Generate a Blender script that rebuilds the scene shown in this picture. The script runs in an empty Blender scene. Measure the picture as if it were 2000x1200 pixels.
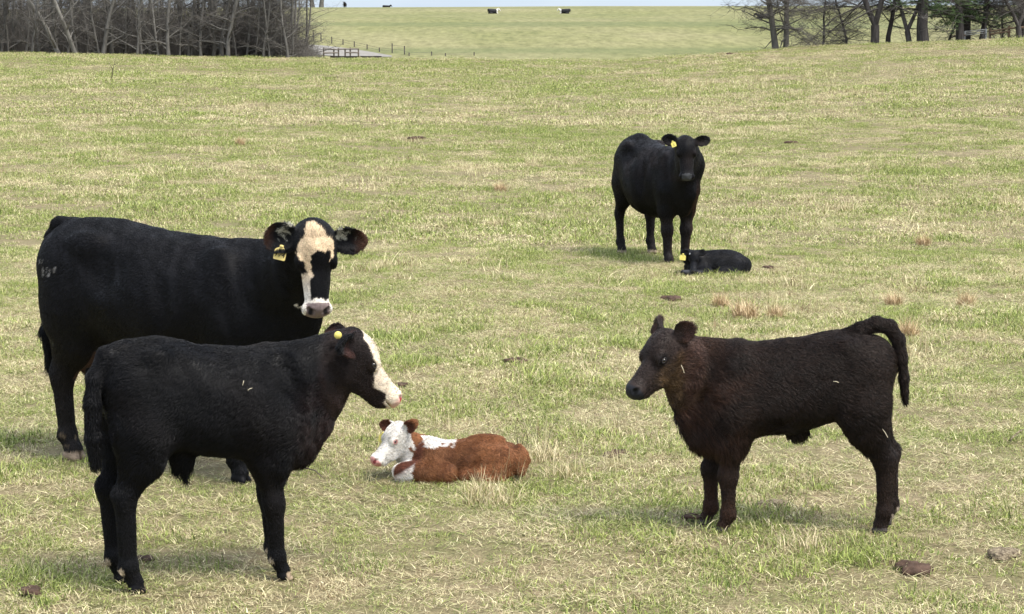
import bpy, math, random
import numpy as np
from mathutils import Vector, Matrix

rng = np.random.default_rng(7)
random.seed(7)
SC = bpy.context.scene
COL = SC.collection

# ------------------------------------------------------------------ camera, sky, sun, exposure
EYE = 2.2
FPX = 4000.0
PITCH = math.atan(488 / FPX)
cam_d = bpy.data.cameras.new('camera')
cam_d.sensor_width = 36.0
cam_d.lens = FPX / 2000 * 36
cam_d.clip_start = 0.1
cam_d.clip_end = 4000
cam = bpy.data.objects.new('camera', cam_d)
cam.location = (0, 0, EYE)
cam.rotation_euler = (math.pi / 2 - PITCH, 0, 0)
COL.objects.link(cam)
SC.camera = cam

SUN_EL = math.radians(58)
SUN_AZ = math.radians(128)          # clockwise from +Y (the view direction): high, to the right, a little behind the camera
world = bpy.data.worlds.new('World')
SC.world = world
world.use_nodes = True
wt = world.node_tree
wt.nodes.clear()
w_out = wt.nodes.new('ShaderNodeOutputWorld')
w_bg = wt.nodes.new('ShaderNodeBackground')
w_sky = wt.nodes.new('ShaderNodeTexSky')
w_sky.sky_type = 'NISHITA'
w_sky.sun_disc = False
w_sky.sun_elevation = SUN_EL
w_sky.sun_rotation = SUN_AZ
w_sky.air_density = 1.0
w_sky.dust_density = 2.0
w_bg.inputs['Strength'].default_value = 0.15
# thin high cloud over the blue
w_tc = wt.nodes.new('ShaderNodeTexCoord')
w_mp = wt.nodes.new('ShaderNodeMapping')
w_mp.inputs['Scale'].default_value = (1.0, 1.0, 5.0)
w_ns = wt.nodes.new('ShaderNodeTexNoise')
w_ns.inputs['Scale'].default_value = 6.0
w_ns.inputs['Detail'].default_value = 5.0
w_rp = wt.nodes.new('ShaderNodeMapRange')
w_rp.inputs['From Min'].default_value = 0.32
w_rp.inputs['From Max'].default_value = 0.68
w_rp.inputs['To Min'].default_value = 0.80
w_rp.inputs['To Max'].default_value = 0.98
w_mx = wt.nodes.new('ShaderNodeMix')
w_mx.data_type = 'RGBA'
# a veiled sky: darker and bluer at the horizon, brighter overhead
w_sp = wt.nodes.new('ShaderNodeSeparateXYZ')
w_gr = wt.nodes.new('ShaderNodeMapRange')
w_gr.inputs['From Min'].default_value = 0.02
w_gr.inputs['From Max'].default_value = 0.75
w_cc = wt.nodes.new('ShaderNodeMix')
w_cc.data_type = 'RGBA'
w_cc.inputs[6].default_value = (1.02, 1.22, 1.50, 1)
w_cc.inputs[7].default_value = (2.5, 2.65, 2.95, 1)
wt.links.new(w_tc.outputs['Generated'], w_sp.inputs[0])
wt.links.new(w_sp.outputs[2], w_gr.inputs['Value'])
wt.links.new(w_gr.outputs[0], w_cc.inputs[0])
wt.links.new(w_cc.outputs[2], w_mx.inputs[7])
wt.links.new(w_tc.outputs['Generated'], w_mp.inputs['Vector'])
wt.links.new(w_mp.outputs[0], w_ns.inputs['Vector'])
wt.links.new(w_ns.outputs['Fac'], w_rp.inputs['Value'])
wt.links.new(w_rp.outputs[0], w_mx.inputs[0])
wt.links.new(w_sky.outputs[0], w_mx.inputs[6])
wt.links.new(w_mx.outputs[2], w_bg.inputs['Color'])
wt.links.new(w_bg.outputs[0], w_out.inputs['Surface'])

sun_d = bpy.data.lights.new('sun', 'SUN')
sun_d.energy = 1.4
sun_d.angle = math.radians(20)
sun_d.color = (1.0, 0.95, 0.86)
sun = bpy.data.objects.new('sun', sun_d)
sdir = Vector((math.sin(SUN_AZ) * math.cos(SUN_EL), math.cos(SUN_AZ) * math.cos(SUN_EL), math.sin(SUN_EL)))
sun.rotation_euler = sdir.to_track_quat('Z', 'Y').to_euler()
sun.location = (0, 0, 60)
COL.objects.link(sun)

vs = SC.view_settings
SC.display_settings.display_device = 'sRGB'
vs.view_transform = 'Standard'
vs.look = 'None'
vs.gamma = 1.0
vs.use_curve_mapping = False
vs.exposure = 1.98

# ------------------------------------------------------------------ small helpers
def tag(o, label=None, cat=None, group=None, kind=None):
    if label: o['label'] = label
    if cat: o['category'] = cat
    if group: o['group'] = group
    if kind: o['kind'] = kind
    return o

def empty(name, loc=(0, 0, 0), rz=0.0):
    o = bpy.data.objects.new(name, None)
    o.empty_display_size = 0.2
    o.location = loc
    o.rotation_euler = (0, 0, rz)
    COL.objects.link(o)
    return o

def link_mesh(name, me, mat=None, parent=None):
    o = bpy.data.objects.new(name, me)
    if mat and not me.materials: me.materials.append(mat)
    COL.objects.link(o)
    if parent: o.parent = parent
    return o

def mesh_np(name, V, F, cols=None, smooth=True):
    """V (n,3); F a list of int arrays (m,3) or (m,4)."""
    me = bpy.data.meshes.new(name)
    V = np.asarray(V, np.float32)
    if not isinstance(F, list): F = [F]
    F = [np.asarray(f, np.int32) for f in F if len(f)]
    me.vertices.add(len(V))
    me.vertices.foreach_set('co', V.ravel())
    loops = np.concatenate([f.ravel() for f in F])
    sizes = np.concatenate([np.full(len(f), f.shape[1], np.int32) for f in F])
    starts = np.concatenate([[0], np.cumsum(sizes)[:-1]]).astype(np.int32)
    me.loops.add(len(loops))
    me.loops.foreach_set('vertex_index', loops)
    me.polygons.add(len(sizes))
    me.polygons.foreach_set('loop_start', starts)
    me.polygons.foreach_set('use_smooth', np.full(len(sizes), smooth))
    me.update(calc_edges=True)
    if cols is not None:
        a = me.color_attributes.new('col', 'FLOAT_COLOR', 'POINT')
        c = np.ones((len(V), 4), np.float32)
        c[:, :3] = cols
        a.data.foreach_set('color', c.ravel())
    return me

class MB:
    """collects simple solids into one mesh"""
    def __init__(s): s.v = []; s.f = []
    def box(s, c, d, R=None):
        b = len(s.v); c = Vector(c)
        for x in (-1, 1):
            for y in (-1, 1):
                for z in (-1, 1):
                    p = Vector((x * d[0] / 2, y * d[1] / 2, z * d[2] / 2))
                    if R: p = R @ p
                    s.v.append(tuple(c + p))
        for q in ((0,1,3,2),(4,6,7,5),(0,4,5,1),(2,3,7,6),(0,2,6,4),(1,5,7,3)):
            s.f.append(tuple(b + i for i in q))
    def tube(s, pts, rad, n=6, cap=True):
        b0 = len(s.v); pts = [Vector(p) for p in pts]
        if not hasattr(rad, '__len__'): rad = [rad] * len(pts)
        ref = None
        for i, p in enumerate(pts):
            d = (pts[min(i + 1, len(pts) - 1)] - pts[max(i - 1, 0)])
            if d.length < 1e-9: d = Vector((0, 0, 1))
            d.normalize()
            if ref is None: ref = Vector((1, 0, 0)) if abs(d.x) < 0.8 else Vector((0, 1, 0))
            a = d.cross(ref)
            if a.length < 1e-6: a = d.orthogonal()
            a.normalize(); c = a.cross(d); ref = -c if False else ref
            for k in range(n):
                t = 2 * math.pi * k / n
                s.v.append(tuple(p + (a * math.cos(t) + c * math.sin(t)) * rad[i]))
        for i in range(len(pts) - 1):
            for k in range(n):
                a0 = b0 + i * n + k; a1 = b0 + i * n + (k + 1) % n
                s.f.append((a0, a1, a1 + n, a0 + n))
        if cap:
            s.f.append(tuple(b0 + k for k in reversed(range(n))))
            e = b0 + (len(pts) - 1) * n
            s.f.append(tuple(e + k for k in range(n)))
    def mesh(s, name, smooth=False):
        me = bpy.data.meshes.new(name)
        me.from_pydata(s.v, [], s.f)
        if smooth: me.polygons.foreach_set('use_smooth', [True] * len(me.polygons))
        me.update()
        return me
    def build(s, name, mat, parent=None, smooth=False):
        return link_mesh(name, s.mesh(name, smooth), mat, parent)

def new_mat(name, rough=0.8, spec=0.3):
    m = bpy.data.materials.new(name)
    m.use_nodes = True
    nt = m.node_tree
    b = nt.nodes['Principled BSDF']
    b.inputs['Roughness'].default_value = rough
    b.inputs['Specular IOR Level'].default_value = spec
    return m, nt, b

def nnode(nt, t, **kw):
    n = nt.nodes.new(t)
    for k, v in kw.items():
        if k in n.inputs: n.inputs[k].default_value = v
        else: setattr(n, k, v)
    return n

def mixc(nt, fac, a, b, blend='MIX'):
    n = nt.nodes.new('ShaderNodeMix'); n.data_type = 'RGBA'; n.blend_type = blend
    for sock, v in ((n.inputs[0], fac), (n.inputs[6], a), (n.inputs[7], b)):
        if isinstance(v, (int, float)): sock.default_value = v
        elif isinstance(v, tuple): sock.default_value = v if len(v) == 4 else v + (1,)
        else: nt.links.new(v, sock)
    return n.outputs[2]

def maprange(nt, v, a, b, c=0.0, d=1.0):
    n = nt.nodes.new('ShaderNodeMapRange')
    nt.links.new(v, n.inputs[0])
    for i, x in enumerate((a, b, c, d)): n.inputs[i + 1].default_value = x
    return n.outputs[0]

def noise(nt, vec, scale, detail=3.0, rough=0.55, mscale=None):
    if mscale:
        mp = nt.nodes.new('ShaderNodeMapping'); mp.inputs['Scale'].default_value = mscale
        nt.links.new(vec, mp.inputs['Vector']); vec = mp.outputs[0]
    n = nt.nodes.new('ShaderNodeTexNoise')
    n.inputs['Scale'].default_value = scale
    n.inputs['Detail'].default_value = detail
    n.inputs['Roughness'].default_value = rough
    nt.links.new(vec, n.inputs['Vector'])
    return n.outputs['Fac']

def simple_mat(name, c1, c2, scale=8.0, rough=0.8, spec=0.2, bump=0.0, mscale=None):
    m, nt, b = new_mat(name, rough, spec)
    tc = nt.nodes.new('ShaderNodeTexCoord')
    f = noise(nt, tc.outputs['Object'], scale, 4.0, 0.6, mscale)
    nt.links.new(mixc(nt, maprange(nt, f, 0.3, 0.7), c1, c2), b.inputs['Base Color'])
    if bump:
        bn = nt.nodes.new('ShaderNodeBump'); bn.inputs['Strength'].default_value = bump
        bn.inputs['Distance'].default_value = 0.02
        nt.links.new(f, bn.inputs['Height']); nt.links.new(bn.outputs[0], b.inputs['Normal'])
    return m

# ------------------------------------------------------------------ value noise and the lie of the land
_H = np.random.default_rng(3).random((256, 256))
def vnoise(x, y, s, ox=0):
    x = np.asarray(x, float) / s + 37.3 + ox; y = np.asarray(y, float) / s + 11.7
    xi = np.floor(x).astype(int); yi = np.floor(y).astype(int)
    fx = x - xi; fy = y - yi
    fx = fx * fx * (3 - 2 * fx); fy = fy * fy * (3 - 2 * fy)
    a = _H[xi % 256, yi % 256]; b = _H[(xi + 1) % 256, yi % 256]
    c = _H[xi % 256, (yi + 1) % 256]; d = _H[(xi + 1) % 256, (yi + 1) % 256]
    return (a * (1 - fx) + b * fx) * (1 - fy) + (c * (1 - fx) + d * fx) * fy - 0.5

_rx = np.array([-200, -60, -25, -10, -6, 0, 5, 10, 12.5, 15, 19, 25, 40, 60, 200.])
_rz = np.array([3.1, 2.8, 2.47, 2.18, 2.09, 2.02, 2.07, 2.36, 2.57, 2.70, 2.88, 3.12, 3.6, 4.1, 4.9])
_sx = np.linspace(-200, 200, 1601)
_sz = np.interp(_sx, _rx, _rz)
_kw = np.hanning(13); _kw /= _kw.sum()
_sz = np.convolve(np.pad(_sz, 6, 'edge'), _kw, 'valid')

def smooth01(t):
    t = np.clip(t, 0, 1); return t * t * (3 - 2 * t)

def height(x, y):
    x = np.asarray(x, float); y = np.asarray(y, float)
    u = x * 100.0 / np.maximum(y, 30.0)
    crest = np.interp(u, _sx, _sz)
    z = crest * np.clip((y - 26) / 74.0, 0, 1) ** 1.45
    # past the crest: a dip, then the far hill
    fall = np.clip(y - 100, 0, None)
    z = np.where(y > 100, crest * np.exp(-(fall / 38.0) ** 2) + 0.0, z)
    hy = np.array([100, 130, 155, 180, 210, 250, 300, 340, 375, 400, 450, 600, 900, 3000.])
    hz = np.array([0, -0.4, -0.1, 1.5, 3.9, 6.6, 9.2, 10.55, 11.2, 11.25, 10.4, 4.0, -8, -60.])
    hill = np.interp(y, hy, hz)
    z = z + np.where(y > 100, hill, 0)
    z = z + np.where(y > 250, -0.35 * np.clip(-x / 60.0, -0.2, 3) * smooth01((y - 250) / 100), 0)
    amp = np.clip((y - 2) / 6, 0, 1)
    near = 1 - smooth01((y - 80) / 60)
    z = z + amp * near * (0.030 * vnoise(x, y, 0.9) + 0.016 * vnoise(x, y, 0.33, 9) + 0.07 * vnoise(x, y, 3.1, 5) * smooth01((y - 12) / 20))
    z = z + smooth01((y - 30) / 40) * (0.16 * vnoise(x, y, 9.0, 3)) * np.clip(1 - (y - 100) / 60, 0.0, 1)
    z = z + smooth01((y - 150) / 40) * 0.5 * vnoise(x, y, 45.0, 3)
    return z

def hz1(x, y): return float(height(np.array([x]), np.array([y]))[0])

def ray(px, py):
    a = (px - 1000) / FPX; b = (600 - py) / FPX
    c, s = math.cos(PITCH), math.sin(PITCH)
    return (a, c + b * s, -s + b * c)

def gp(px, py, ymin=5.0, ymax=420.0):
    """the point of the ground seen at a pixel of the 2000 px photograph"""
    r = ray(px, py)
    ys = np.concatenate([np.linspace(ymin, 60, 1200), np.linspace(60.05, ymax, 3000)])
    ys = ys[ys >= ymin]
    t = ys / r[1]
    g = (EYE + r[2] * t) - height(r[0] * t, ys)
    k = np.argmax(g <= 0)
    if g[k] > 0: k = len(ys) - 1
    return (r[0] * t[k], ys[k], hz1(r[0] * t[k], ys[k]))

def at_y(px, py, Y):
    r = ray(px, py); t = Y / r[1]
    return (r[0] * t, Y, EYE + r[2] * t)

# ------------------------------------------------------------------ grass colour, shared by soil and blades
def pasture_tone(nt, pos):
    """0 = green, 1 = straw, from the place in the field"""
    n1 = noise(nt, pos, 0.55, 4.0, 0.6, (0.8, 1.0, 0.3))
    n2 = noise(nt, pos, 2.6, 4.0, 0.65, (0.9, 1.0, 0.3))
    a = nt.nodes.new('ShaderNodeMath'); a.operation = 'ADD'
    s1 = nt.nodes.new('ShaderNodeMath'); s1.operation = 'MULTIPLY'; s1.inputs[1].default_value = 0.26
    s2 = nt.nodes.new('ShaderNodeMath'); s2.operation = 'MULTIPLY'; s2.inputs[1].default_value = 0.34
    s3 = nt.nodes.new('ShaderNodeMath'); s3.operation = 'MULTIPLY_ADD'; s3.inputs[1].default_value = 0.40
    nt.links.new(noise(nt, pos, 9.0, 3.0, 0.6, (0.9, 1.0, 0.3)), s3.inputs[0]); nt.links.new(s1.outputs[0], s3.inputs[2])
    nt.links.new(n1, s1.inputs[0]); nt.links.new(n2, s2.inputs[0])
    nt.links.new(s3.outputs[0], a.inputs[0]); nt.links.new(s2.outputs[0], a.inputs[1])
    return a.outputs[0]

def ground_material():
    m, nt, b = new_mat('pasture_ground', 0.95, 0.1)
    g = nt.nodes.new('ShaderNodeNewGeometry')
    pos = g.outputs['Position']
    tone = maprange(nt, pasture_tone(nt, pos), 0.40, 0.60)
    fine = noise(nt, pos, 60.0, 5.0, 0.75)
    green = mixc(nt, maprange(nt, fine, 0.3, 0.7), (0.050, 0.048, 0.022), (0.20, 0.185, 0.085))
    straw = mixc(nt, maprange(nt, fine, 0.3, 0.7), (0.075, 0.055, 0.035), (0.32, 0.26, 0.155))
    near = mixc(nt, tone, green, straw)
    # the far hill: long soft streaks of the same grasses
    f1 = noise(nt, pos, 0.06, 5.0, 0.6, (1.0, 0.55, 1.0))
    f2 = noise(nt, pos, 1.1, 6.0, 0.72, (1.0, 0.30, 1.0))
    f3 = noise(nt, pos, 0.018, 3.0, 0.5, (0.25, 2.2, 1.0))
    fg = mixc(nt, maprange(nt, f2, 0.34, 0.66), (0.110, 0.116, 0.046), (0.215, 0.212, 0.092))
    fs = mixc(nt, maprange(nt, f2, 0.34, 0.66), (0.150, 0.142, 0.070), (0.255, 0.238, 0.122))
    far = mixc(nt, maprange(nt, f1, 0.38, 0.66), fg, fs)
    far = mixc(nt, maprange(nt, f3, 0.54, 0.62, 0.0, 0.55), far, (0.10, 0.12, 0.05))
    sep = nt.nodes.new('ShaderNodeSeparateXYZ'); nt.links.new(pos, sep.inputs[0])
    col = mixc(nt, maprange(nt, sep.outputs[1], 112, 135), near, far)
    nt.links.new(col, b.inputs['Base Color'])
    bn = nt.nodes.new('ShaderNodeBump'); bn.inputs['Strength'].default_value = 0.8; bn.inputs['Distance'].default_value = 0.05
    nt.links.new(f2, bn.inputs['Height']); nt.links.new(bn.outputs[0], b.inputs['Normal'])
    return m

def blade_material():
    m, nt, b = new_mat('grass_blade', 0.55, 0.25)
    g = nt.nodes.new('ShaderNodeNewGeometry')
    tone = pasture_tone(nt, g.outputs['Position'])
    at = nt.nodes.new('ShaderNodeVertexColor'); at.layer_name = 'col'
    sep = nt.nodes.new('ShaderNodeSeparateColor'); nt.links.new(at.outputs['Color'], sep.inputs[0])
    # red: how likely this blade is dead, green: brightness jitter, blue: height along the blade
    ad = nt.nodes.new('ShaderNodeMath'); ad.operation = 'MULTIPLY_ADD'; ad.inputs[1].default_value = 0.30; 
    nt.links.new(sep.outputs[0], ad.inputs[0]); nt.links.new(tone, ad.inputs[2])
    dead = maprange(nt, ad.outputs[0], 0.59, 0.69)
    gr = mixc(nt, sep.outputs[1], (0.075, 0.115, 0.020), (0.46, 0.52, 0.150))
    st = mixc(nt, sep.outputs[1], (0.21, 0.150, 0.080), (0.90, 0.81, 0.50))
    c = mixc(nt, dead, gr, st)
    nt.links.new(c, b.inputs['Base Color'])
    tr = nt.nodes.new('ShaderNodeBsdfTranslucent')
    nt.links.new(c, tr.inputs['Color'])
    ms = nt.nodes.new('ShaderNodeMixShader'); ms.inputs[0].default_value = 0.22
    out = nt.nodes['Material Output']
    nt.links.new(b.outputs[0], ms.inputs[1]); nt.links.new(tr.outputs[0], ms.inputs[2])
    nt.links.new(ms.outputs[0], out.inputs['Surface'])
    return m

M_GROUND = ground_material()
M_BLADE = blade_material()

def build_ground():
    ys = np.concatenate([np.linspace(-40, 5, 12)[:-1], np.geomspace(5, 30, 260)[:-1], np.geomspace(30, 110, 260)[:-1],
                         np.geomspace(110, 420, 160)[:-1], np.geomspace(420, 3000, 24)])
    t = np.concatenate([-np.geomspace(1, 12, 26)[::-1] , np.linspace(-1, 1, 330)[1:-1], np.geomspace(1, 12, 26)])
    W = 0.30 * np.maximum(ys, 14) + 2
    X = t[None, :] * W[:, None]; Y = np.repeat(ys[:, None], len(t), 1)
    Z = height(X, Y)
    V = np.stack([X, Y, Z], -1).reshape(-1, 3)
    n, m = X.shape
    i = np.arange(n - 1)[:, None] * m + np.arange(m - 1)[None, :]
    F = np.stack([i, i + 1, i + m + 1, i + m], -1).reshape(-1, 4)
    o = link_mesh('ground', mesh_np('ground', V, F), M_GROUND)
    tag(o, 'short green and straw coloured pasture rolling up to a far hill', None, None, 'structure')
build_ground()

# ------------------------------------------------------------------ grass clumps
def blades_mesh(name, n, R, hmin, hmax, w, lean, dead, curl=0.5, seed=0, flat=0.0, segs=3, th0=0.0):
    r = np.random.default_rng(seed)
    V = []; F3 = []; F4 = []; C = []
    ang = r.random(n) * 2 * np.pi; rad = R * np.sqrt(r.random(n))
    ox = rad * np.cos(ang); oy = rad * np.sin(ang)
    az = r.random(n) * 2 * np.pi
    H = hmin + (hmax - hmin) * r.random(n) ** 1.6
    L = np.abs(r.normal(lean, lean * 0.5, n)) + flat * r.random(n)
    D = np.clip(dead + r.normal(0, 0.28, n), 0, 1)
    B = np.clip(r.normal(0.47, 0.33, n), 0, 1)
    wi = w * (0.6 + 0.8 * r.random(n))
    fa = az + np.pi / 2 + r.normal(0, 0.6, n)
    base = 0
    for k in range(n):
        d = np.array([math.cos(az[k]), math.sin(az[k])]); s = np.array([math.cos(fa[k]), math.sin(fa[k])])
        p = np.array([ox[k], oy[k], 0.004 if th0 else -0.01]); th = L[k] * 0.5 if not th0 else th0 * (0.55 + 0.12 * B[k]); seg = H[k] / segs
        for j in range(segs + 1):
            ww = wi[k] * (1 - (j / segs) ** 1.5) * 0.5
            if j < segs:
                V.append((p[0] - s[0] * ww, p[1] - s[1] * ww, p[2])); V.append((p[0] + s[0] * ww, p[1] + s[1] * ww, p[2]))
                C += [(D[k], B[k], j / segs)] * 2
            else:
                V.append(tuple(p)); C.append((D[k], B[k], 1))
            p = p + np.array([d[0] * math.sin(th), d[1] * math.sin(th), math.cos(th)]) * seg
            th = min(th + L[k] * curl, 2.0)
        for j in range(segs - 1):
            a = base + 2 * j; F4.append((a, a + 1, a + 3, a + 2))
        a = base + 2 * (segs - 1); F3.append((a, a + 1, a + 2))
        base += 2 * segs + 1
    me = mesh_np(name, V, [np.array(F4), np.array(F3)], np.array(C), smooth=False)
    me.materials.append(M_BLADE)
    return me

def scatter(name, label, meshes, X, Y, idx, scl, tilt=0.12):
    src = bpy.data.collections.new(name + '_sources')
    for i, me in enumerate(meshes):
        src.objects.link(bpy.data.objects.new('%s_clump_%02d' % (name, i), me))
    Z = height(X, Y)
    me = bpy.data.meshes.new(name)
    me.vertices.add(len(X))
    me.vertices.foreach_set('co', np.stack([X, Y, Z], -1).astype(np.float32).ravel())
    r = np.random.default_rng(len(X))
    rot = np.stack([r.normal(0, tilt, len(X)), r.normal(0, tilt, len(X)), r.random(len(X)) * 6.283], -1).astype(np.float32)
    a = me.attributes.new('rot', 'FLOAT_VECTOR', 'POINT'); a.data.foreach_set('vector', rot.ravel())
    a = me.attributes.new('scl', 'FLOAT', 'POINT'); a.data.foreach_set('value', scl.astype(np.float32))
    a = me.attributes.new('idx', 'INT', 'POINT'); a.data.foreach_set('value', idx.astype(np.int32))
    o = link_mesh(name, me)
    tag(o, label, None, None, 'stuff')
    ng = bpy.data.node_groups.new(name + '_nodes', 'GeometryNodeTree')
    ng.interface.new_socket('Geometry', in_out='INPUT', socket_type='NodeSocketGeometry')
    ng.interface.new_socket('Geometry', in_out='OUTPUT', socket_type='NodeSocketGeometry')
    gi = ng.nodes.new('NodeGroupInput'); go = ng.nodes.new('NodeGroupOutput')
    ip = ng.nodes.new('GeometryNodeInstanceOnPoints')
    ci = ng.nodes.new('GeometryNodeCollectionInfo')
    ci.inputs['Collection'].default_value = src
    ci.inputs['Separate Children'].default_value = True
    ci.inputs['Reset Children'].default_value = True
    def attr(nm, dt):
        n = ng.nodes.new('GeometryNodeInputNamedAttribute'); n.data_type = dt; n.inputs['Name'].default_value = nm
        return n.outputs['Attribute']
    e2r = ng.nodes.new('FunctionNodeEulerToRotation')
    ng.links.new(attr('rot', 'FLOAT_VECTOR'), e2r.inputs[0])
    ng.links.new(gi.outputs[0], ip.inputs['Points'])
    ng.links.new(ci.outputs[0], ip.inputs['Instance'])
    ip.inputs['Pick Instance'].default_value = True
    ng.links.new(attr('idx', 'INT'), ip.inputs['Instance Index'])
    ng.links.new(e2r.outputs[0], ip.inputs['Rotation'])
    ng.links.new(attr('scl', 'FLOAT'), ip.inputs['Scale'])
    ng.links.new(ip.outputs[0], go.inputs[0])
    md = o.modifiers.new('scatter', 'NODES'); md.node_group = ng
    return o

def band(y0, y1, dens, wide=0.31, extra=1.2):
    A = wide * (y1 ** 2 - y0 ** 2) + 2 * extra * (y1 - y0)
    n = int(A * dens)
    y = np.sqrt(y0 ** 2 + (y1 ** 2 - y0 ** 2) * rng.random(n))
    x = (rng.random(n) * 2 - 1) * (wide * y + extra)
    return x, y

def kinds_at(x, y, s):
    """choose a clump: 0-3 green, 4-6 mixed, 7-9 dead mat"""
    p = 0.46 + 0.95 * vnoise(x, y, 0.32 * s, 21) + 0.55 * vnoise(x, y, 1.5 * s, 31) + 0.30 * vnoise(x, y, 6.0 * s, 33) + rng.normal(0, 0.18, len(x))
    k = np.where(p < 0.42, rng.integers(0, 4, len(x)), np.where(p < 0.66, rng.integers(4, 7, len(x)), rng.integers(7, 10, len(x))))
    return k

def clump_set(pre, n, R, h, w, segs=3):
    ms = []
    for i in range(4): ms.append(blades_mesh(pre + 'g', n, R, 0.35 * h, h * (0.85 + 0.25 * i), w, 0.75, 0.12, 0.5, i, 0.4, segs))
    for i in range(3): ms.append(blades_mesh(pre + 'm', n, R, 0.3 * h, h * 1.1, w, 1.1, 0.5, 0.6, 10 + i, 0.6, segs))
    for i in range(3): ms.append(blades_mesh(pre + 'd', n, R, 0.5 * h, h * 1.35, w, 1.5, 0.85, 0.6, 20 + i, 0.9, segs))
    return ms

def build_grass():
    x, y = band(6.3, 24, 130)
    ok = vnoise(x, y, 0.42, 77) + 0.6 * vnoise(x, y, 1.4, 78) < 0.30
    ok |= rng.random(len(x)) < 0.18
    x, y = x[ok], y[ok]
    sc = np.clip(0.85 + 1.3 * vnoise(x, y, 0.40, 3) + 0.9 * vnoise(x, y, 1.5, 8), 0.5, 2.0)
    scatter('grass', 'short tufted grass, fresh green mixed with dead straw blades, in the near field', clump_set('n', 130, 0.15, 0.050, 0.0040), x, y, kinds_at(x, y, 1.0), sc)
    x, y = band(24, 52, 48)
    ok = (vnoise(x, y, 0.6, 77) + 0.6 * vnoise(x, y, 2.0, 78) < 0.30) | (rng.random(len(x)) < 0.18)
    x, y = x[ok], y[ok]
    sc = np.clip(0.9 + 0.9 * vnoise(x, y, 0.7, 3) + 0.6 * vnoise(x, y, 2.7, 8), 0.6, 1.7)
    scatter('grass', 'short tufted grass in the middle of the field', clump_set('m', 80, 0.23, 0.07, 0.0075), x, y, kinds_at(x, y, 1.4), sc)
    x, y = band(52, 118, 14)
    sc = np.clip(0.9 + 0.9 * vnoise(x, y, 1.2, 3) + 0.6 * vnoise(x, y, 4.7, 8), 0.6, 1.8)
    scatter('grass', 'short tufted grass running up to the crest of the field', clump_set('f', 60, 0.42, 0.085, 0.016), x, y, kinds_at(x, y, 2.2), sc)
    # the mat of dead blades lying on the soil
    mats = [blades_mesh('thatch', 90, 0.17, 0.03, 0.085, 0.0032, 0.9, 0.62, 0.15, 90 + i, 0.3, 2, 2.1) for i in range(4)]
    x, y = band(6.3, 22, 45)
    scatter('thatch', 'dead straw lying flat between the living grass', mats, x, y, rng.integers(0, 4, len(x)), 0.7 + 0.6 * rng.random(len(x)), 0.06)
    # long pale stalks, thicker on the right of the middle and in the near centre
    st = [blades_mesh('stalk', 26, 0.10, 0.10, 0.22, 0.003, 0.35, 1.0, 0.22, 40 + i, 0.2, 4) for i in range(4)]
    x, y = band(7, 45, 3.2)
    p = vnoise(x, y, 2.1, 55) + 0.6 * vnoise(x, y, 0.7, 65)
    blob = np.exp(-(((x - 0.15) / 0.75) ** 2 + ((y - 10.6) / 1.5) ** 2)) + 0.8 * np.exp(-(((x - 1.0) / 0.6) ** 2 + ((y - 11.5) / 1.2) ** 2)) \
        + 0.6 * np.exp(-(((x - 4.5) / 2.0) ** 2 + ((y - 26) / 5) ** 2))
    keep = (p + 0.75 * blob) > 0.34
    x, y = x[keep], y[keep]
    scatter('grass', 'long pale dead stalks standing in the short grass', st, x, y, rng.integers(0, 4, len(x)), 0.5 + 0.6 * rng.random(len(x)))

    # tan wisps dotted over the middle of the field
    wi = [blades_mesh('wisp', 60, 0.16, 0.06, 0.16, 0.006, 0.7, 1.0, 0.35, 50 + i, 0.3, 3) for i in range(4)]
    x, y = band(14, 80, 0.9)
    keep = vnoise(x, y, 2.6, 91) + 0.5 * vnoise(x, y, 9.0, 92) > 0.10
    x, y = x[keep], y[keep]
    scatter('grass', 'tan wisps of dead grass dotted over the middle of the field', wi, x, y, rng.integers(0, 4, len(x)), (0.5 + 0.9 * rng.random(len(x))) * (0.8 + y / 90))

build_grass()

# ------------------------------------------------------------------ animals: one smooth body grown from a blended distance field
def nrm(v):
    v = np.asarray(v, float); return v / np.linalg.norm(v)

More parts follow.
